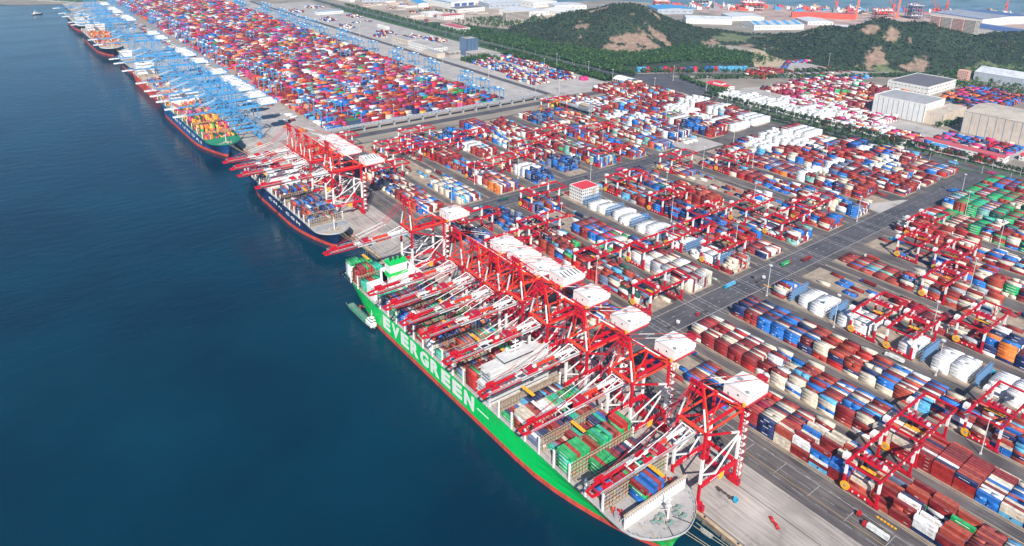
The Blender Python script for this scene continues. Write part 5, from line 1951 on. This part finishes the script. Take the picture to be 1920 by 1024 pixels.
def car(x, y, rz, m, label, group='cars parked on the yard lane'):
    o = empty('parked_car', (x, y, .15), rz)
    tag(o, label, 'car', group)
    b = MB()
    b.box(-.95, .95, -2.3, 2.3, .35, .95)
    b.quad([(-.9, -1.9, .95), (.9, -1.9, .95), (.78, -1.2, 1.5), (-.78, -1.2, 1.5)])
    b.quad([(-.78, -1.2, 1.5), (.78, -1.2, 1.5), (.78, .6, 1.5), (-.78, .6, 1.5)])
    b.quad([(-.78, .6, 1.5), (.78, .6, 1.5), (.9, 1.4, .95), (-.9, 1.4, .95)])
    for s in (-1, 1):
        b.quad([(s*.9, -1.9, .95), (s*.9, 1.4, .95), (s*.78, .6, 1.5), (s*.78, -1.2, 1.5)][::s])
    b.build('body', m, o)
    b = MB()
    for s in (-1, 1):
        for y_ in (-1.4, 1.4):
            b.cyl((s*.75, y_, .33), (s*.97, y_, .33), .33, 8)
    b.build('wheel', DRK, o)
for x, y, l in [(333, 166, 'red car on the pale apron near the bottom edge, nearer the water'), (335, 170.5, 'red car on the pale apron near the bottom edge, nearer the rail')]:
    car(x, y, 2.6, CBR, l, 'red cars on the apron')
MINTC = mat('mint_van', (.45, .60, .52), .5)
for i, y in enumerate((588, 560, 532, 503, 474, 440, 412, 380)):
    car(554, y, 0, MINTC, '%s pale green parked car from the office along the reefer lane' % nth(i+1), 'pale green cars along the reefer lane')
rr = random.Random(31)
CARM = [CBW, CBR, CBB, GRY, DRK, YEL]
CY = sorted(y_ for y_ in [rr.uniform(260, 1500) for k in range(46)] if not 800 < y_ < 1200)
for k, y in enumerate(CY):
    x = (1141 if k % 2 else 1160)+rr.uniform(-5, 5)
    m_ = rr.choice(CARM)
    car(x, y, rr.choice([0, PI]), m_, '%s small %s car from the right along the highway' % (nth(k+1), {'cab_white': 'white', 'cab_red': 'red', 'cab_navy': 'navy', 'grey_steel': 'grey', 'dark_rubber': 'black', 'machine_yellow': 'yellow'}[m_.name]), 'cars on the harbour highway')
# yellow gear on the yard edge
def bits(name, label, x, y, m, group, n=6):
    b = MB()
    for k in range(n):
        b.box(-.5, .5, k*2.1, k*2.1+1.2, 0, .7)
        b.box(-.15, .15, k*2.1+1.2, k*2.1+2.1, .2, .4)
    o = b.build(name, m)
    o.location = (x, y, .15)
    tag(o, label, 'equipment', group)
bits('gantry_jack_row', 'row of yellow jacks laid beside the front gantry rail', 389, 122, YEL, None)
bits('spare_spreader', 'yellow spreader lying on the tan pad at the left kerb of the cross road', 496, 375, YEL, None, 4)
bits('spare_spreader', 'yellow spreader lying on the pad at the right kerb of the cross road', 585, 337, YEL, None, 4)
b = MB()
b.box(-4, 4, -6, 6, 0, .5, 1)
b.box(-3, 3, -5, -1, .5, 3.4, 0)
b.box(-2.5, 2.5, 1, 5, .5, 2.8, 1)
o = b.build('orange_generator', [ORG, CREAM])
o.location = (330, 1066, .1)
tag(o, 'orange machinery on the quay below the nearest blue crane', 'machine')

# ------------------------------------------------------------------ light masts and lamps
def mast_mesh(h):
    b = MB()
    b.cyl((0, 0, 0), (0, 0, h), .42, 8, 0, .2)
    b.box(-.7, .7, -.7, .7, 0, 1.2, 0)
    b.cyl((0, 0, h-.5), (0, 0, h+.1), 1.7, 10, 0)
    return b
mp = None
MST = [(500, 118), (447, 60), (568, 176), (568, 262), (628, 205), (568, 330), (628, 410), (568, 448), (628, 500), (506, 560), (447, 440), (506, 735), (447, 700), (568, 720), (628, 640), (687, 560), (748, 470), (813, 370), (628, 820), (506, 905), (748, 740),
       (813, 600), (876, 560), (876, 700), (813, 840), (940, 640), (1004, 520), (940, 780), (1066, 700), (876, 900), (980, 880), (1064, 440), (1004, 330), (940, 300), (876, 240), (813, 180), (748, 220), (930, 1140), (985, 1180), (1040, 1230), (950, 1300), (1020, 1390), (905, 1450),
       (1104, 1150), (1104, 1260), (1090, 1060), (940, 1062), (870, 1052), (700, 1058), (560, 1058), (905, 1260), (905, 1700), (905, 1900), (1350, 700), (1250, 780), (1250, 600), (1800, 940), (1600, 1030), (1100, 950), (1204, 900), (1230, 1010), (1680, 900)]
for x, y in MST:
    if mp is None:
        o = empty('light_mast', (x, y, .1))
        mast_mesh(33).build('pole', mat('mast_grey', (.62, .60, .58), .5), o)
        b = MB()
        for k in range(8):
            t0 = k*PI/4
            b.box(1.6*math.cos(t0)-.3, 1.6*math.cos(t0)+.3, 1.6*math.sin(t0)-.3, 1.6*math.sin(t0)+.3, 31.8, 32.5)
        b.build('floodlight', GRY, o)
        mp = o
    else:
        o = copy_tree(mp)
        o.location = (x, y, .1)
    tag(o, 'slim grey floodlight mast, %s from the left among the masts of the port' % nth(1+sum(1 for m_ in MST if project(m_[0], m_[1], 0)[0] < project(x, y, 0)[0])), 'light mast', 'floodlight masts across the port')
lp = None
for y in list(range(280, 860, 36))+list(range(1180, 2500, 48)):
    for x in (1131, 1169):
        if lp is None:
            o = empty('street_lamp', (x, y, .1))
            b = MB()
            b.cyl((0, 0, 0), (0, 0, 11), .16, 6)
            b.beam((0, 0, 11), (2.4, 0, 11.6), .16)
            b.build('pole', WHT, o)
            b = MB()
            b.box(2, 3.2, -.25, .25, 11.5, 11.75)
            b.build('lamp_head', GRY, o)
            lp = o
        else:
            o = copy_tree(lp)
            o.location = (x, y, .1)
        if x > 1150: o.rotation_euler = (0, 0, PI)
        tag(o, '%s white street lamp from the near end, %s side of the highway' % (nth(1+len([1 for y_ in list(range(280, 860, 36))+list(range(1180, 2500, 48)) if y_ < y])), 'yard' if x < 1150 else 'outer'), 'street lamp', 'lamps along the harbour highway')

# ------------------------------------------------------------------ viaduct and buildings
b = MB()
o = empty('viaduct', (470, 1042, 0))
tag(o, 'long grey elevated conveyor viaduct between the two container terminals', 'viaduct')
b.box(-45, 400, -3.5, 3.5, 10, 11, 0)
b.box(-45, 400, -3.7, -3.2, 11, 12.6, 0)
b.box(-45, 400, 3.2, 3.7, 11, 12.6, 0)
b.build('deck', mat('viaduct_grey', (.36, .37, .40), .7, ns=.2), o)
for k in range(16):
    b = MB()
    b.box(-30+k*28-1, -30+k*28+1, -2.4, 2.4, 0, 9.9)
    b.box(-30+k*28-1.3, -30+k*28+1.3, -3.6, 3.6, 9, 9.98)
    b.build('pier', MATS['viaduct_grey'], o)
b = MB()
for k in range(60):
    b.box(-44+k*7.4, -43+k*7.4, -3.9, 3.9, 12.6, 13.0)
b.build('cross_tie', MATS['viaduct_grey'], o)
o = empty('conveyor_bridge', (862, 1016, 0), -2.42)
tag(o, 'grey elevated conveyor leading past the yellow stack to a round roofed station', 'conveyor')
b = MB()
b.box(-4, 4, 0, 20, 8, 12, 0)
b.build('gallery', MATS['viaduct_grey'], o)
o = empty('conveyor_gallery', (878, 960, 0))
tag(o, 'grey conveyor gallery with a pale roofed transfer house at its end', 'conveyor')
b = MB()
b.box(-5, 5, -60, 70, 7, 8.4, 0)
b.box(-5, -4.5, -60, 70, 8.4, 9.6, 0)
b.box(4.5, 5, -60, 70, 8.4, 9.6, 0)
for k in range(6):
    b.box(-1, 1, -55+k*24, -53+k*24, 0, 7, 0)
b.build('gallery', MATS['viaduct_grey'], o)
b = MB()
b.box(-6, 6, -58, -30, 9.7, 16, 0)
b.box(-7, 7, -52, -32, 16, 16.8, 1)
b.build('transfer_house', [GRY, CREAM], o)

def building(name, label, x0, x1, y0, y1, h, wallm, roofm, windows=None, pil=None, gable=0, axis='y', rot=0, parapet=.8, winm=None, cat='building', z0=0, wh=1.5, group=None, roofextra=None):
    """box building; windows = (n_along_x, n_along_y, storeys); pil = (spacing, material) upright ribs; gable = ridge rise"""
    cx, cy = (x0+x1)/2, (y0+y1)/2
    o = empty(name, (cx, cy, z0), rot)
    tag(o, label, cat, group)
    a, c = (x1-x0)/2, (y1-y0)/2
    b = MB()
    b.box(-a, a, -c, c, 0, h)
    if gable:
        if axis == 'y':
            for s in (-c, c):
                q = [(-a, s, h), (a, s, h), (0, s, h+gable)]
                b.quad(q if s < 0 else q[::-1])
        else:
            for s in (-a, a):
                q = [(s, -c, h), (s, 0, h+gable), (s, c, h)]
                b.quad(q if s < 0 else q[::-1])
    if pil:
        sp, pm = pil
        b2 = MB()
        n = max(1, int(2*c/sp))
        for k in range(n+1):
            y = -c+2*c*k/n
            b2.box(-a-.35, -a, y-.35, y+.35, 0, h-.5)
        n = max(1, int(2*a/sp))
        for k in range(n+1):
            x = -a+2*a*k/n
            b2.box(x-.35, x+.35, -c-.35, -c, 0, h-.5)
    w = b.build('wall', wallm, o)
    if pil: b2.build('pilaster', pm, w)
    b = MB()
    e = .5
    if gable:
        if axis == 'y':
            for s in (-1, 1):
                q = [(s*(a+e), -c-e, h+.02), (s*(a+e), c+e, h+.02), (0, c+e, h+gable+.25), (0, -c-e, h+gable+.25)]
                b.quad(q if s > 0 else q[::-1])
        else:
            for s in (-1, 1):
                q = [(-a-e, s*(c+e), h+.02), (a+e, s*(c+e), h+.02), (a+e, 0, h+gable+.25), (-a-e, 0, h+gable+.25)]
                b.quad(q[::-1] if s > 0 else q)
    else:
        b.box(-a+.4, a-.4, -c+.4, c-.4, h, h+.25)
    rf = b.build('roof', roofm, o)
    if not gable:
        b = MB()
        for (p0, p1, q0, q1) in ((-a, a, -c, -c+.38), (-a, a, c-.38, c), (-a, -a+.38, -c+.38, c-.38), (a-.38, a, -c+.38, c-.38)):
            b.box(p0, p1, q0, q1, h, h+parapet)
        b.build('parapet', wallm, o)
    if windows:
        nx_, ny_, st_ = windows
        each = nx_*st_+ny_*st_ <= 60
        for f in range(st_):
            z = h*(f+.45)/st_
            wn, wx_ = MB(), MB()
            for k in range(ny_):
                y = -c+2*c*(k+.5)/ny_
                wn.box(-a-.08, -a, y-c/ny_*.45, y+c/ny_*.45, z, z+wh)
                if each:
                    wn.build('window', winm or GLS, o)
                    wn = MB()
            for k in range(nx_):
                x = -a+2*a*(k+.5)/nx_
                wx_.box(x-a/nx_*.45, x+a/nx_*.45, -c-.08, -c, z, z+wh)
                if each:
                    wx_.build('window', winm or GLS, o)
                    wx_ = MB()
            if not each:
                MB().box(-a-.08, -a, -c+1, c-1, z, z+wh).build('window_band', winm or GLS, o)
                MB().box(-a+1, a-1, -c-.08, -c, z, z+wh).build('window_band', winm or GLS, o)
    return o
WW = weather(mat('white_wall', (.74, .72, .68), .8, ns=.1, amt=.06), .35, .04, .52, (.45, .40, .34), .5)
BE = weather(mat('beige_wall', (.62, .52, .42), .85, ns=.12, amt=.1), .35, .04, .52, (.35, .27, .2), .5)
GW = weather(mat('grey_cladding', (.42, .45, .50), .7, ns=.06, amt=.1), .3, .04, .52, (.3, .3, .3), .5)
RG_ = weather(mat('grey_roof', (.34, .34, .36), .85, ns=.08, amt=.12), .06, .06, .5, (.26, .23, .21), .5)
RD_ = mat('dark_roof', (.14, .13, .15), .85, ns=.08, amt=.15)
RB_ = mat('blue_rib', (.22, .32, .46), .7)
RR_ = mat('red_tile_roof', (.62, .04, .06), .7, ns=.3, amt=.12)
RC_ = mat('pink_roof', (.48, .09, .11), .8, ns=.3, amt=.12)
RP_ = weather(mat('pale_roof', (.60, .62, .66), .7, ns=.05, amt=.1), .06, .06, .5, (.26, .23, .21), .5)
RBL = mat('blue_roof', (.07, .30, .58), .6, ns=.1, amt=.1)
RBE = weather(mat('tan_roof', (.50, .43, .36), .85, ns=.08, amt=.1), .06, .06, .5, (.26, .23, .21), .5)
PKW = mat('pink_wall', (.72, .40, .32), .8)
TGL = mat('tower_glass', (.06, .10, .17), .25)
BWN = mat('bay_window_blue', (.08, .12, .30), .4)
REDS = mat('shipyard_red', (.75, .09, .05), .6, ns=.05, amt=.15)
building('office_block', 'white four storey office with a red roof between two cross roads', 580, 609, 604, 628, 17.5, WW, RR_, (8, 7, 4), cat='office', wh=1.6)
o = D.objects['office_block']
b = MB()
for f in range(1, 5):
    b.box(-1.5, 8, -13.2, -12.05, f*3.8, f*3.8+.2, 0)
    b.beam((-1.5, -13.2, f*3.8-3.6), (8, -13.2, f*3.8), .5, .2, m=1)
b.build('outside_stair', [CREAM, CREAM], o)
building('cold_store', 'large white windowless cold store with blue upright ribs beside the highway', 1342, 1423, 528, 620, 33, WW, RG_, None, (9.2, RB_), parapet=1.6, cat='warehouse')
building('cold_store_annex', 'lower beige annex at the near end of the white cold store', 1348, 1446, 498, 527.5, 21, BE, RBE, (0, 0, 1), (8, BE), cat='warehouse')
b = MB()
b.box(-6, 6, -4, 4, 21.2, 24)
b.box(20, 30, -3, 5, 21.2, 23)
b.build('roof_unit', RBE, D.objects['cold_store_annex'])
building('ribbed_warehouse', 'huge beige ribbed warehouse cut by the right edge of the photo', 1338, 1440, 300, 462, 38, BE, RBE, None, (12, RB_), gable=5, cat='warehouse')
building('logistics_hall', 'white hall with a wide dark roof behind the white cold store', 1566, 1702, 618, 700, 18, WW, RD_, (10, 12, 2), (10, WW), parapet=1.4, cat='warehouse')
building('lean_to', 'light blue roofed strip on the far side of the dark roofed hall', 1704, 1722, 640, 690, 15, WW, mat('light_blue_roof', (.35, .60, .68), .6), cat='building')
building('pink_block', 'pink six storey block beside the long grey arched shed', 1800, 1816, 632, 654, 22, PKW, PKW, (4, 6, 6), cat='building')
building('arched_shed', 'long pale grey shed with a curved roof at the right edge', 1830, 1905, 470, 630, 20, GW, RP_, None, (16, GW), gable=9, cat='warehouse')
building('red_roof_shed', 'long low white shed with a red roof just across the highway', 1212, 1232, 352, 470, 8, WW, RC_, (3, 16, 1), gable=2, cat='shed')
building('blue_canopy', 'flat sky blue canopy at the end of the red roofed shed', 1190, 1210, 428, 452, 7, WW, RBL, cat='canopy')
building('gate_lodge', 'small white house with red roof at the right edge beside the red roofed shed', 1250, 1268, 322, 345, 8, WW, RR_, (3, 4, 2), gable=2, cat='house')
building('villa', 'white building with red roofs inside the road bend', 1238, 1268, 876, 930, 9, WW, RR_, (6, 9, 2), gable=3, cat='villa')
b = MB()
b.box(-8, 4, -12, 12, 9, 15)
b.build('upper_floor', WW, D.objects['villa'])
b = MB()
b.box(-8.6, 4.6, -12.6, 12.6, 15, 16)
b.build('roof', RR_, D.objects['villa'])
building('control_block', 'dark glass block with green planted roof at the near corner of the automated yard', 478, 500, 1062, 1080, 14, TGL, mat('green_roof', (.05, .16, .04), .9), (4, 4, 3), cat='building')
o = building('terminal_tower', 'dark glass office tower with a pale flat top beside the car park', 1000, 1034, 1488, 1520, 44, TGL, PALE, None, (4, RB_), cat='tower')
building('terminal_podium', 'low pale ribbed podium in front of the dark glass tower', 996, 1040, 1462, 1487, 13, BE, PALE, (8, 6, 1), (3, TGL), cat='building', wh=6)
building('terminal_wing', 'pale ribbed wing left of the dark glass tower', 955, 990, 1500, 1530, 13, BE, PALE, (8, 6, 1), (3, TGL), cat='building', wh=6)
building('terminal_hall', 'long white hall with blue edged roof and round windows left of the tower', 946, 985, 1555, 1690, 15, WW, PALE, (5, 16, 2), cat='hall')
building('service_building', 'low beige building between the white hall and the container stacks', 925, 950, 1510, 1580, 11, BE, RG_, (0, 0, 1), cat='building')
building('service_building', 'low beige building beyond the white hall', 958, 984, 1715, 1800, 12, BE, RG_, (0, 6, 1), cat='building')
building('toll_roof', 'white canopy over truck lanes on the landside of the automated yard', 1036, 1046, 1985, 2050, 7, WW, WW, None, cat='canopy')
building('blue_roof_shed', 'long shed with a blue roof on the far concrete apron', 985, 1083, 2398, 2420, 9, WW, RBL, (10, 0, 1), cat='shed')
# arched gate canopy
o = empty('gate_canopy', (1124, 1055, 0))
tag(o, 'white ribbed arched canopy over the truck gate beneath the hill', 'canopy')
b = MB()
for k in range(12):
    t0, t1 = PI*k/12, PI*(k+1)/12
    p = lambda t: (15*math.cos(t), 7+5.5*math.sin(t))
    (xa, za_), (xb, zb_) = p(t0), p(t1)
    b.quad([(xa, -22, za_), (xa, 22, za_), (xb, 22, zb_), (xb, -22, zb_)])
b.build('roof', WW, o)
for k in range(8):
    b = MB()
    for s in (-1, 1):
        b.beam((s*15, -21+k*6, 0), (s*15, -21+k*6, 7), .7)
        prev = None
        for q_ in range(7):
            t = PI*q_/6
            pt = (15.2*math.cos(t), -21+k*6, 7+5.9*math.sin(t))
            if prev and s > 0: b.beam(prev, pt, .6)
            prev = pt
    b.build('rib', WW, o)
# factories behind the highway
building('assembly_hall', 'great white factory hall with blue framed doors behind the highway', 1478, 1590, 2305, 2640, 27, WW, RP_, (0, 0, 1), None, gable=4, cat='factory')
b = MB()
for k in range(3):
    b.box(-40+k*32, -16+k*32, -167.7, -167.4, 0, 20)
b.build('door', BWN, D.objects['assembly_hall'])
b = MB()
b.box(-56.3, -56.0, -167, 167, 22, 25)
b.build('fascia_band', RBL, D.objects['assembly_hall'])
building('factory_shed', 'low white shed in front of the great factory hall', 1440, 1560, 2200, 2262, 14, WW, RD_, (12, 6, 1), cat='factory')
building('factory_shed', 'long white shed roofed in pale bands behind the slab office', 1560, 1700, 1990, 2110, 16, WW, RP_, (6, 8, 1), gable=4, cat='factory')
building('factory_shed', 'white shed with skylight strips right of the slab office', 1705, 1830, 1900, 2040, 15, WW, WW, (6, 8, 1), gable=4, cat='factory')
building('factory_shed', 'small white shed behind the ridge', 1640, 1720, 1840, 1890, 12, WW, RP_, (6, 4, 1), cat='factory')
building('factory_shed', 'vast white halls near the far sea', 1780, 1900, 2180, 2380, 20, WW, WW, (6, 8, 1), gable=4, cat='factory')
building('slab_office', 'beige slab office with rows of windows standing left of the hill', 1436, 1528, 1896, 1918, 34, BE, BE, (14, 3, 8), cat='office', rot=-.08, wh=2)
building('workshop', 'u shaped white workshop beside the highway', 1196, 1236, 1820, 1930, 12, WW, RC_, (5, 10, 2), cat='workshop')
building('workshop', 'small white building behind the u shaped workshop', 1300, 1380, 2070, 2120, 12, WW, RC_, (8, 4, 2), cat='workshop')
building('workshop', 'white villa like building between trees before the factory sheds', 1290, 1350, 2160, 2210, 12, WW, WW, (8, 4, 2), cat='workshop')
building('workshop', 'white gatehouse at the top edge beside the highway', 1240, 1262, 2680, 2790, 16, WW, WW, (3, 8, 2), cat='workshop')
rr = random.Random(51)
for k in range(60):
    x, y = rr.uniform(1215, 1440)+(rr.uniform(0, 380) if k > 30 else 0), rr.uniform(2120, 2950)
    building('storage_shed', '%s low stockpile shed from the highway corner on the factory ground' % nth(k+1), x, x+rr.uniform(12, 50), y, y+rr.uniform(8, 26), rr.uniform(2, 6), rr.choice([WW, BE, BE]), rr.choice([RC_, RBE, RG_, RC_]), cat='shed', group='sheds and stockpiles on the factory ground')
for k, (xa, xb, ya, yb, h_) in enumerate([(1620, 1760, 2230, 2330, 18), (1640, 1760, 2420, 2560, 20), (1420, 1460, 2400, 2560, 14), (1300, 1400, 2640, 2760, 14), (1820, 1950, 2060, 2140, 16), (1960, 2080, 1900, 2010, 16), (2090, 2230, 1760, 1880, 18), (2180, 2300, 1500, 1600, 14), (2330, 2420, 1300, 1400, 12), (2480, 2600, 1120, 1220, 14)]):
    building('industrial_hall', '%s pale industrial hall from the left in the background' % nth(k+1), xa, xb, ya, yb, h_, WW if k % 3 else GW, [RP_, RG_, RBL, RP_][k % 4], (6, 6, 1), gable=4, cat='factory', rot=-.2-.05*k)
# shipyard
o = empty('dock_barrier', (2530, 1405, 0), math.atan2(1326-1492, 2599-2449))
tag(o, 'long bright orange red hull block on the shipyard', 'hull block')
b = MB()
b.box(-112, 112, -9, 9, 0, 19)
for k in range(22):
    b.box(-111+k*10.2, -110.4+k*10.2, -9.4, -9, 0, 18.6)
b.build('block', REDS, o)
building('shipyard_hall', 'long white hall with banded roof beyond the big hill', 1975, 2130, 1520, 1600, 18, WW, RP_, (0, 0, 1), gable=5, axis='x', cat='hall', rot=-.75)
building('shipyard_hall', 'white hall with alternating blue and grey roof panels', 2050, 2230, 1320, 1400, 17, WW, GW, (14, 4, 1), gable=8, axis='x', cat='hall', rot=-.45)
b = MB()
for k in range(5):
    b.quad([(-80+k*36, -40.6, 17.3), (-66+k*36, -40.6, 17.3), (-66+k*36, 0, 25.8), (-80+k*36, 0, 25.8)])
b.build('roof_panel', RBL, [c for c in COL.objects if c.name.startswith('shipyard_hall')][-1])
building('shipyard_hall', 'thin white hall on the crest line left of the second hill', 2280, 2480, 1150, 1190, 10, WW, RP_, (0, 0, 1), cat='hall', rot=-.8)
building('ship_hall', 'enormous white hall with blue striped roof at the upper right', 2860, 3150, 950, 1150, 24, WW, BWN, (0, 0, 1), gable=5, cat='hall', rot=-.25)
b = MB()
for k in range(12):
    b.quad([(-130+k*11, -99, 24.8+k*.45), (-124+k*11, -99, 25.0+k*.45), (-124+k*11, 99, 25.0+k*.45), (-130+k*11, 99, 24.8+k*.45)])
b.build('roof_stripe', RP_, D.objects['ship_hall'])
building('ship_hall', 'second white hall with blue striped roof, lower right of the enormous one', 2640, 2760, 760, 1060, 18, WW, BWN, (0, 0, 1), gable=4, cat='hall', rot=-.25)
for k in range(4):
    building('apartment_slab', 'one of the joined beige apartment slabs before the striped hall', 2560+0*k, 2584, 905+k*36, 938+k*36, 48, PKW if k % 2 else BE, BE, (4, 7, 12), cat='apartments', rot=-.15, group='apartment slabs before the striped hall', wh=1.8)
RDS = [REDS, WHT, GRY]
def rig(x, y, w, d, h, m, label, rz=0):
    o = empty('shipyard_module', (x, y, 0), rz)
    tag(o, label, 'steel module')
    b = MB()
    q = random.Random(int(x+y))
    n = 5
    for i in range(n+1):
        for j in range(3):
            b.beam((-w/2+w*i/n, -d/2+d*j/2, 0), (-w/2+w*i/n, -d/2+d*j/2, h), 1.6)
    b.build('frame', m, o)
    for f in range(1, 5):
        b = MB()
        b.box(-w/2, w/2, -d/2, d/2, h*f/5, h*f/5+1.2)
        for k in range(8):
            x_, y_ = q.uniform(-w/2, w/2-8), q.uniform(-d/2, d/2-6)
            b.box(x_, x_+q.uniform(4, 10), y_, y_+q.uniform(3, 8), h*f/5+1.2, h*f/5+q.uniform(3, 8))
        b.build('storey', [m, WHT, GRY][f % 3], o)
rig(2367+90, 1900, 70, 40, 34, GRY, 'grey steel module on the shipyard quay behind the big hill', -.6)
rig(2500, 1690, 80, 46, 38, REDS, 'tall red and white steel module crowded with decks', -.6)
rig(2690, 1265, 60, 36, 42, REDS, 'red steel module beside the second portal leg', -.6)
rig(2830, 1215, 46, 40, 62, mat('module_violet', (.20, .16, .24), .7), 'dark violet steel tower module right of the red one', -.6)
rig(2300, 1985, 60, 40, 22, REDS, 'low coral red module left of the grey steel module', -.6)
rr = random.Random(61)
SBL = []
for k in range(130):
    t0 = rr.random()
    x, y = 2300+1000*t0+rr.uniform(-60, 60), 1930-860*t0+rr.uniform(-90, 70)
    w, d_, h_ = rr.uniform(8, 34), rr.uniform(6, 20), rr.uniform(3, 13)
    m_ = rr.choice([REDS, WHT, GRY, CREAM, RC_, WHT, RBL])
    b = MB()
    b.box(-w/2, w/2, -d_/2, d_/2, 0, h_)
    b.box(-w/2+1, -w/2+w*.4, -d_/2+1, d_/2-1, h_, h_*1.5)
    for q_ in range(3):
        b.beam((-w/2+w*q_/3, 0, h_), (-w/2+w*q_/3, 0, h_*1.9), .5)
    o = b.build('shipyard_block', m_)
    o.location = (x, y, .05)
    o.rotation_euler = (0, 0, rr.uniform(-.9, -.4))
    SBL.append(o)
    tag(o, 'steel block', 'steel block', 'steel blocks and stores on the far shipyard')
SBL.sort(key=lambda o: project(*o.location)[0])
for k, o in enumerate(SBL):
    o['label'] = '%s low %s steel block from the left on the far shipyard' % (nth(k+1), {'shipyard_red': 'red', 'white_paint': 'white', 'grey_steel': 'grey', 'cream_steel': 'cream', 'pink_roof': 'dull pink', 'blue_roof': 'blue'}[o.data.materials[0].name])
def jib(x, y, h, label, rz, m=REDS):
    o = empty('shipyard_crane', (x, y, 0), rz)
    tag(o, label, 'crane')
    b = MB()
    for s in (-1, 1):
        for t in (-1, 1):
            b.beam((s*6, t*6, 0), (s*2.5, t*2.5, h*.45), 1.4)
    b.build('portal', m, o)
    b = MB()
    b.cyl((0, 0, h*.42), (0, 0, h*.62), 4, 10)
    b.box(-6, 5, -4, 4, h*.62, h*.8)
    b.build('cabin', m, o)
    b = MB()
    b.beam((3, 0, h*.75), (h*.95, 0, h*1.75), 2.2)
    b.beam((-3, 0, h*.8), (1, 0, h*1.25), 1.8)
    b.beam((1, 0, h*1.25), (h*.55, 0, h*1.34), .6)
    b.build('jib', m, o)
jib(3085, 1208, 55, 'red slewing crane against the sea, left of the striped halls', .2)
jib(3330, 1085, 50, 'red slewing crane against the sea at the far right', .2)
jib(2905, 1330, 44, 'slim red crane between the two portal legs', 2.6)
jib(2960, 1190, 40, 'small red tower crane behind the violet module', 1.2)
jib(2560, 1760, 46, 'thin red crane left of the orange hull block', 2.2)
jib(2790, 1500, 46, 'thin red crane above the orange hull block', 2.0)
CS = mat('coral_steel', (.78, .24, .14), .6)
o = empty('goliath_crane', (2740, 1310, 0))
tag(o, 'giant coral portal crane over the shipyard, its two legs rising against the sea', 'crane')
for dx, dy in ((-60, 47), (60, -48)):
    MB().beam((dx-3, dy, 4), (dx+4, dy, 86), 6, 6).build('leg', CS, o)
    MB().box(dx-14, dx+14, dy-5, dy+5, 0, 4).build('bogie', CS, o)
MB().beam((-75, 59, 92), (75, -60, 92), 8, 9).build('girder', CS, o)
# breakwater beyond the far quay and the causeway behind the hill
b = MB()
for i in range(60):
    t0 = i/60
    x, y = 330-520*t0, 3195+700*t0
    b.box(x-9, x+9, y-8, y+8, -4, 1.2+rr.random(), 0, rr.random())
tag(b.build('breakwater_mound', mat('rubble', (.42, .38, .33), .95, ns=.1, amt=.3)), 'pale rubble breakwater running out past the far quay', 'breakwater')
sheet('grass_bank', [(320, 3182), (900, 3182), (900, 3600), (-60, 3900)], .08, GRN)

# ------------------------------------------------------------------ the air
b = MB()
b.box(-4500, 7000, -1500, 8000, -7.5, 352)
hz = b.build('haze', [])
hz.data.materials.clear()
hm = D.materials.new('haze_air')
hm.use_nodes = True
t = hm.node_tree
t.nodes.remove(t.nodes['Principled BSDF'])
pv = t.nodes.new('ShaderNodeVolumePrincipled')
pv.inputs['Color'].default_value = (.42, .74, 1, 1)
pv.inputs['Density'].default_value = 7.5e-5
pv.inputs['Anisotropy'].default_value = .2
t.links.new(pv.outputs[0], t.nodes['Material Output'].inputs['Volume'])
hz.data.materials.append(hm)
tag(hz, 'thin blue summer haze over the port', 'haze', kind='stuff')
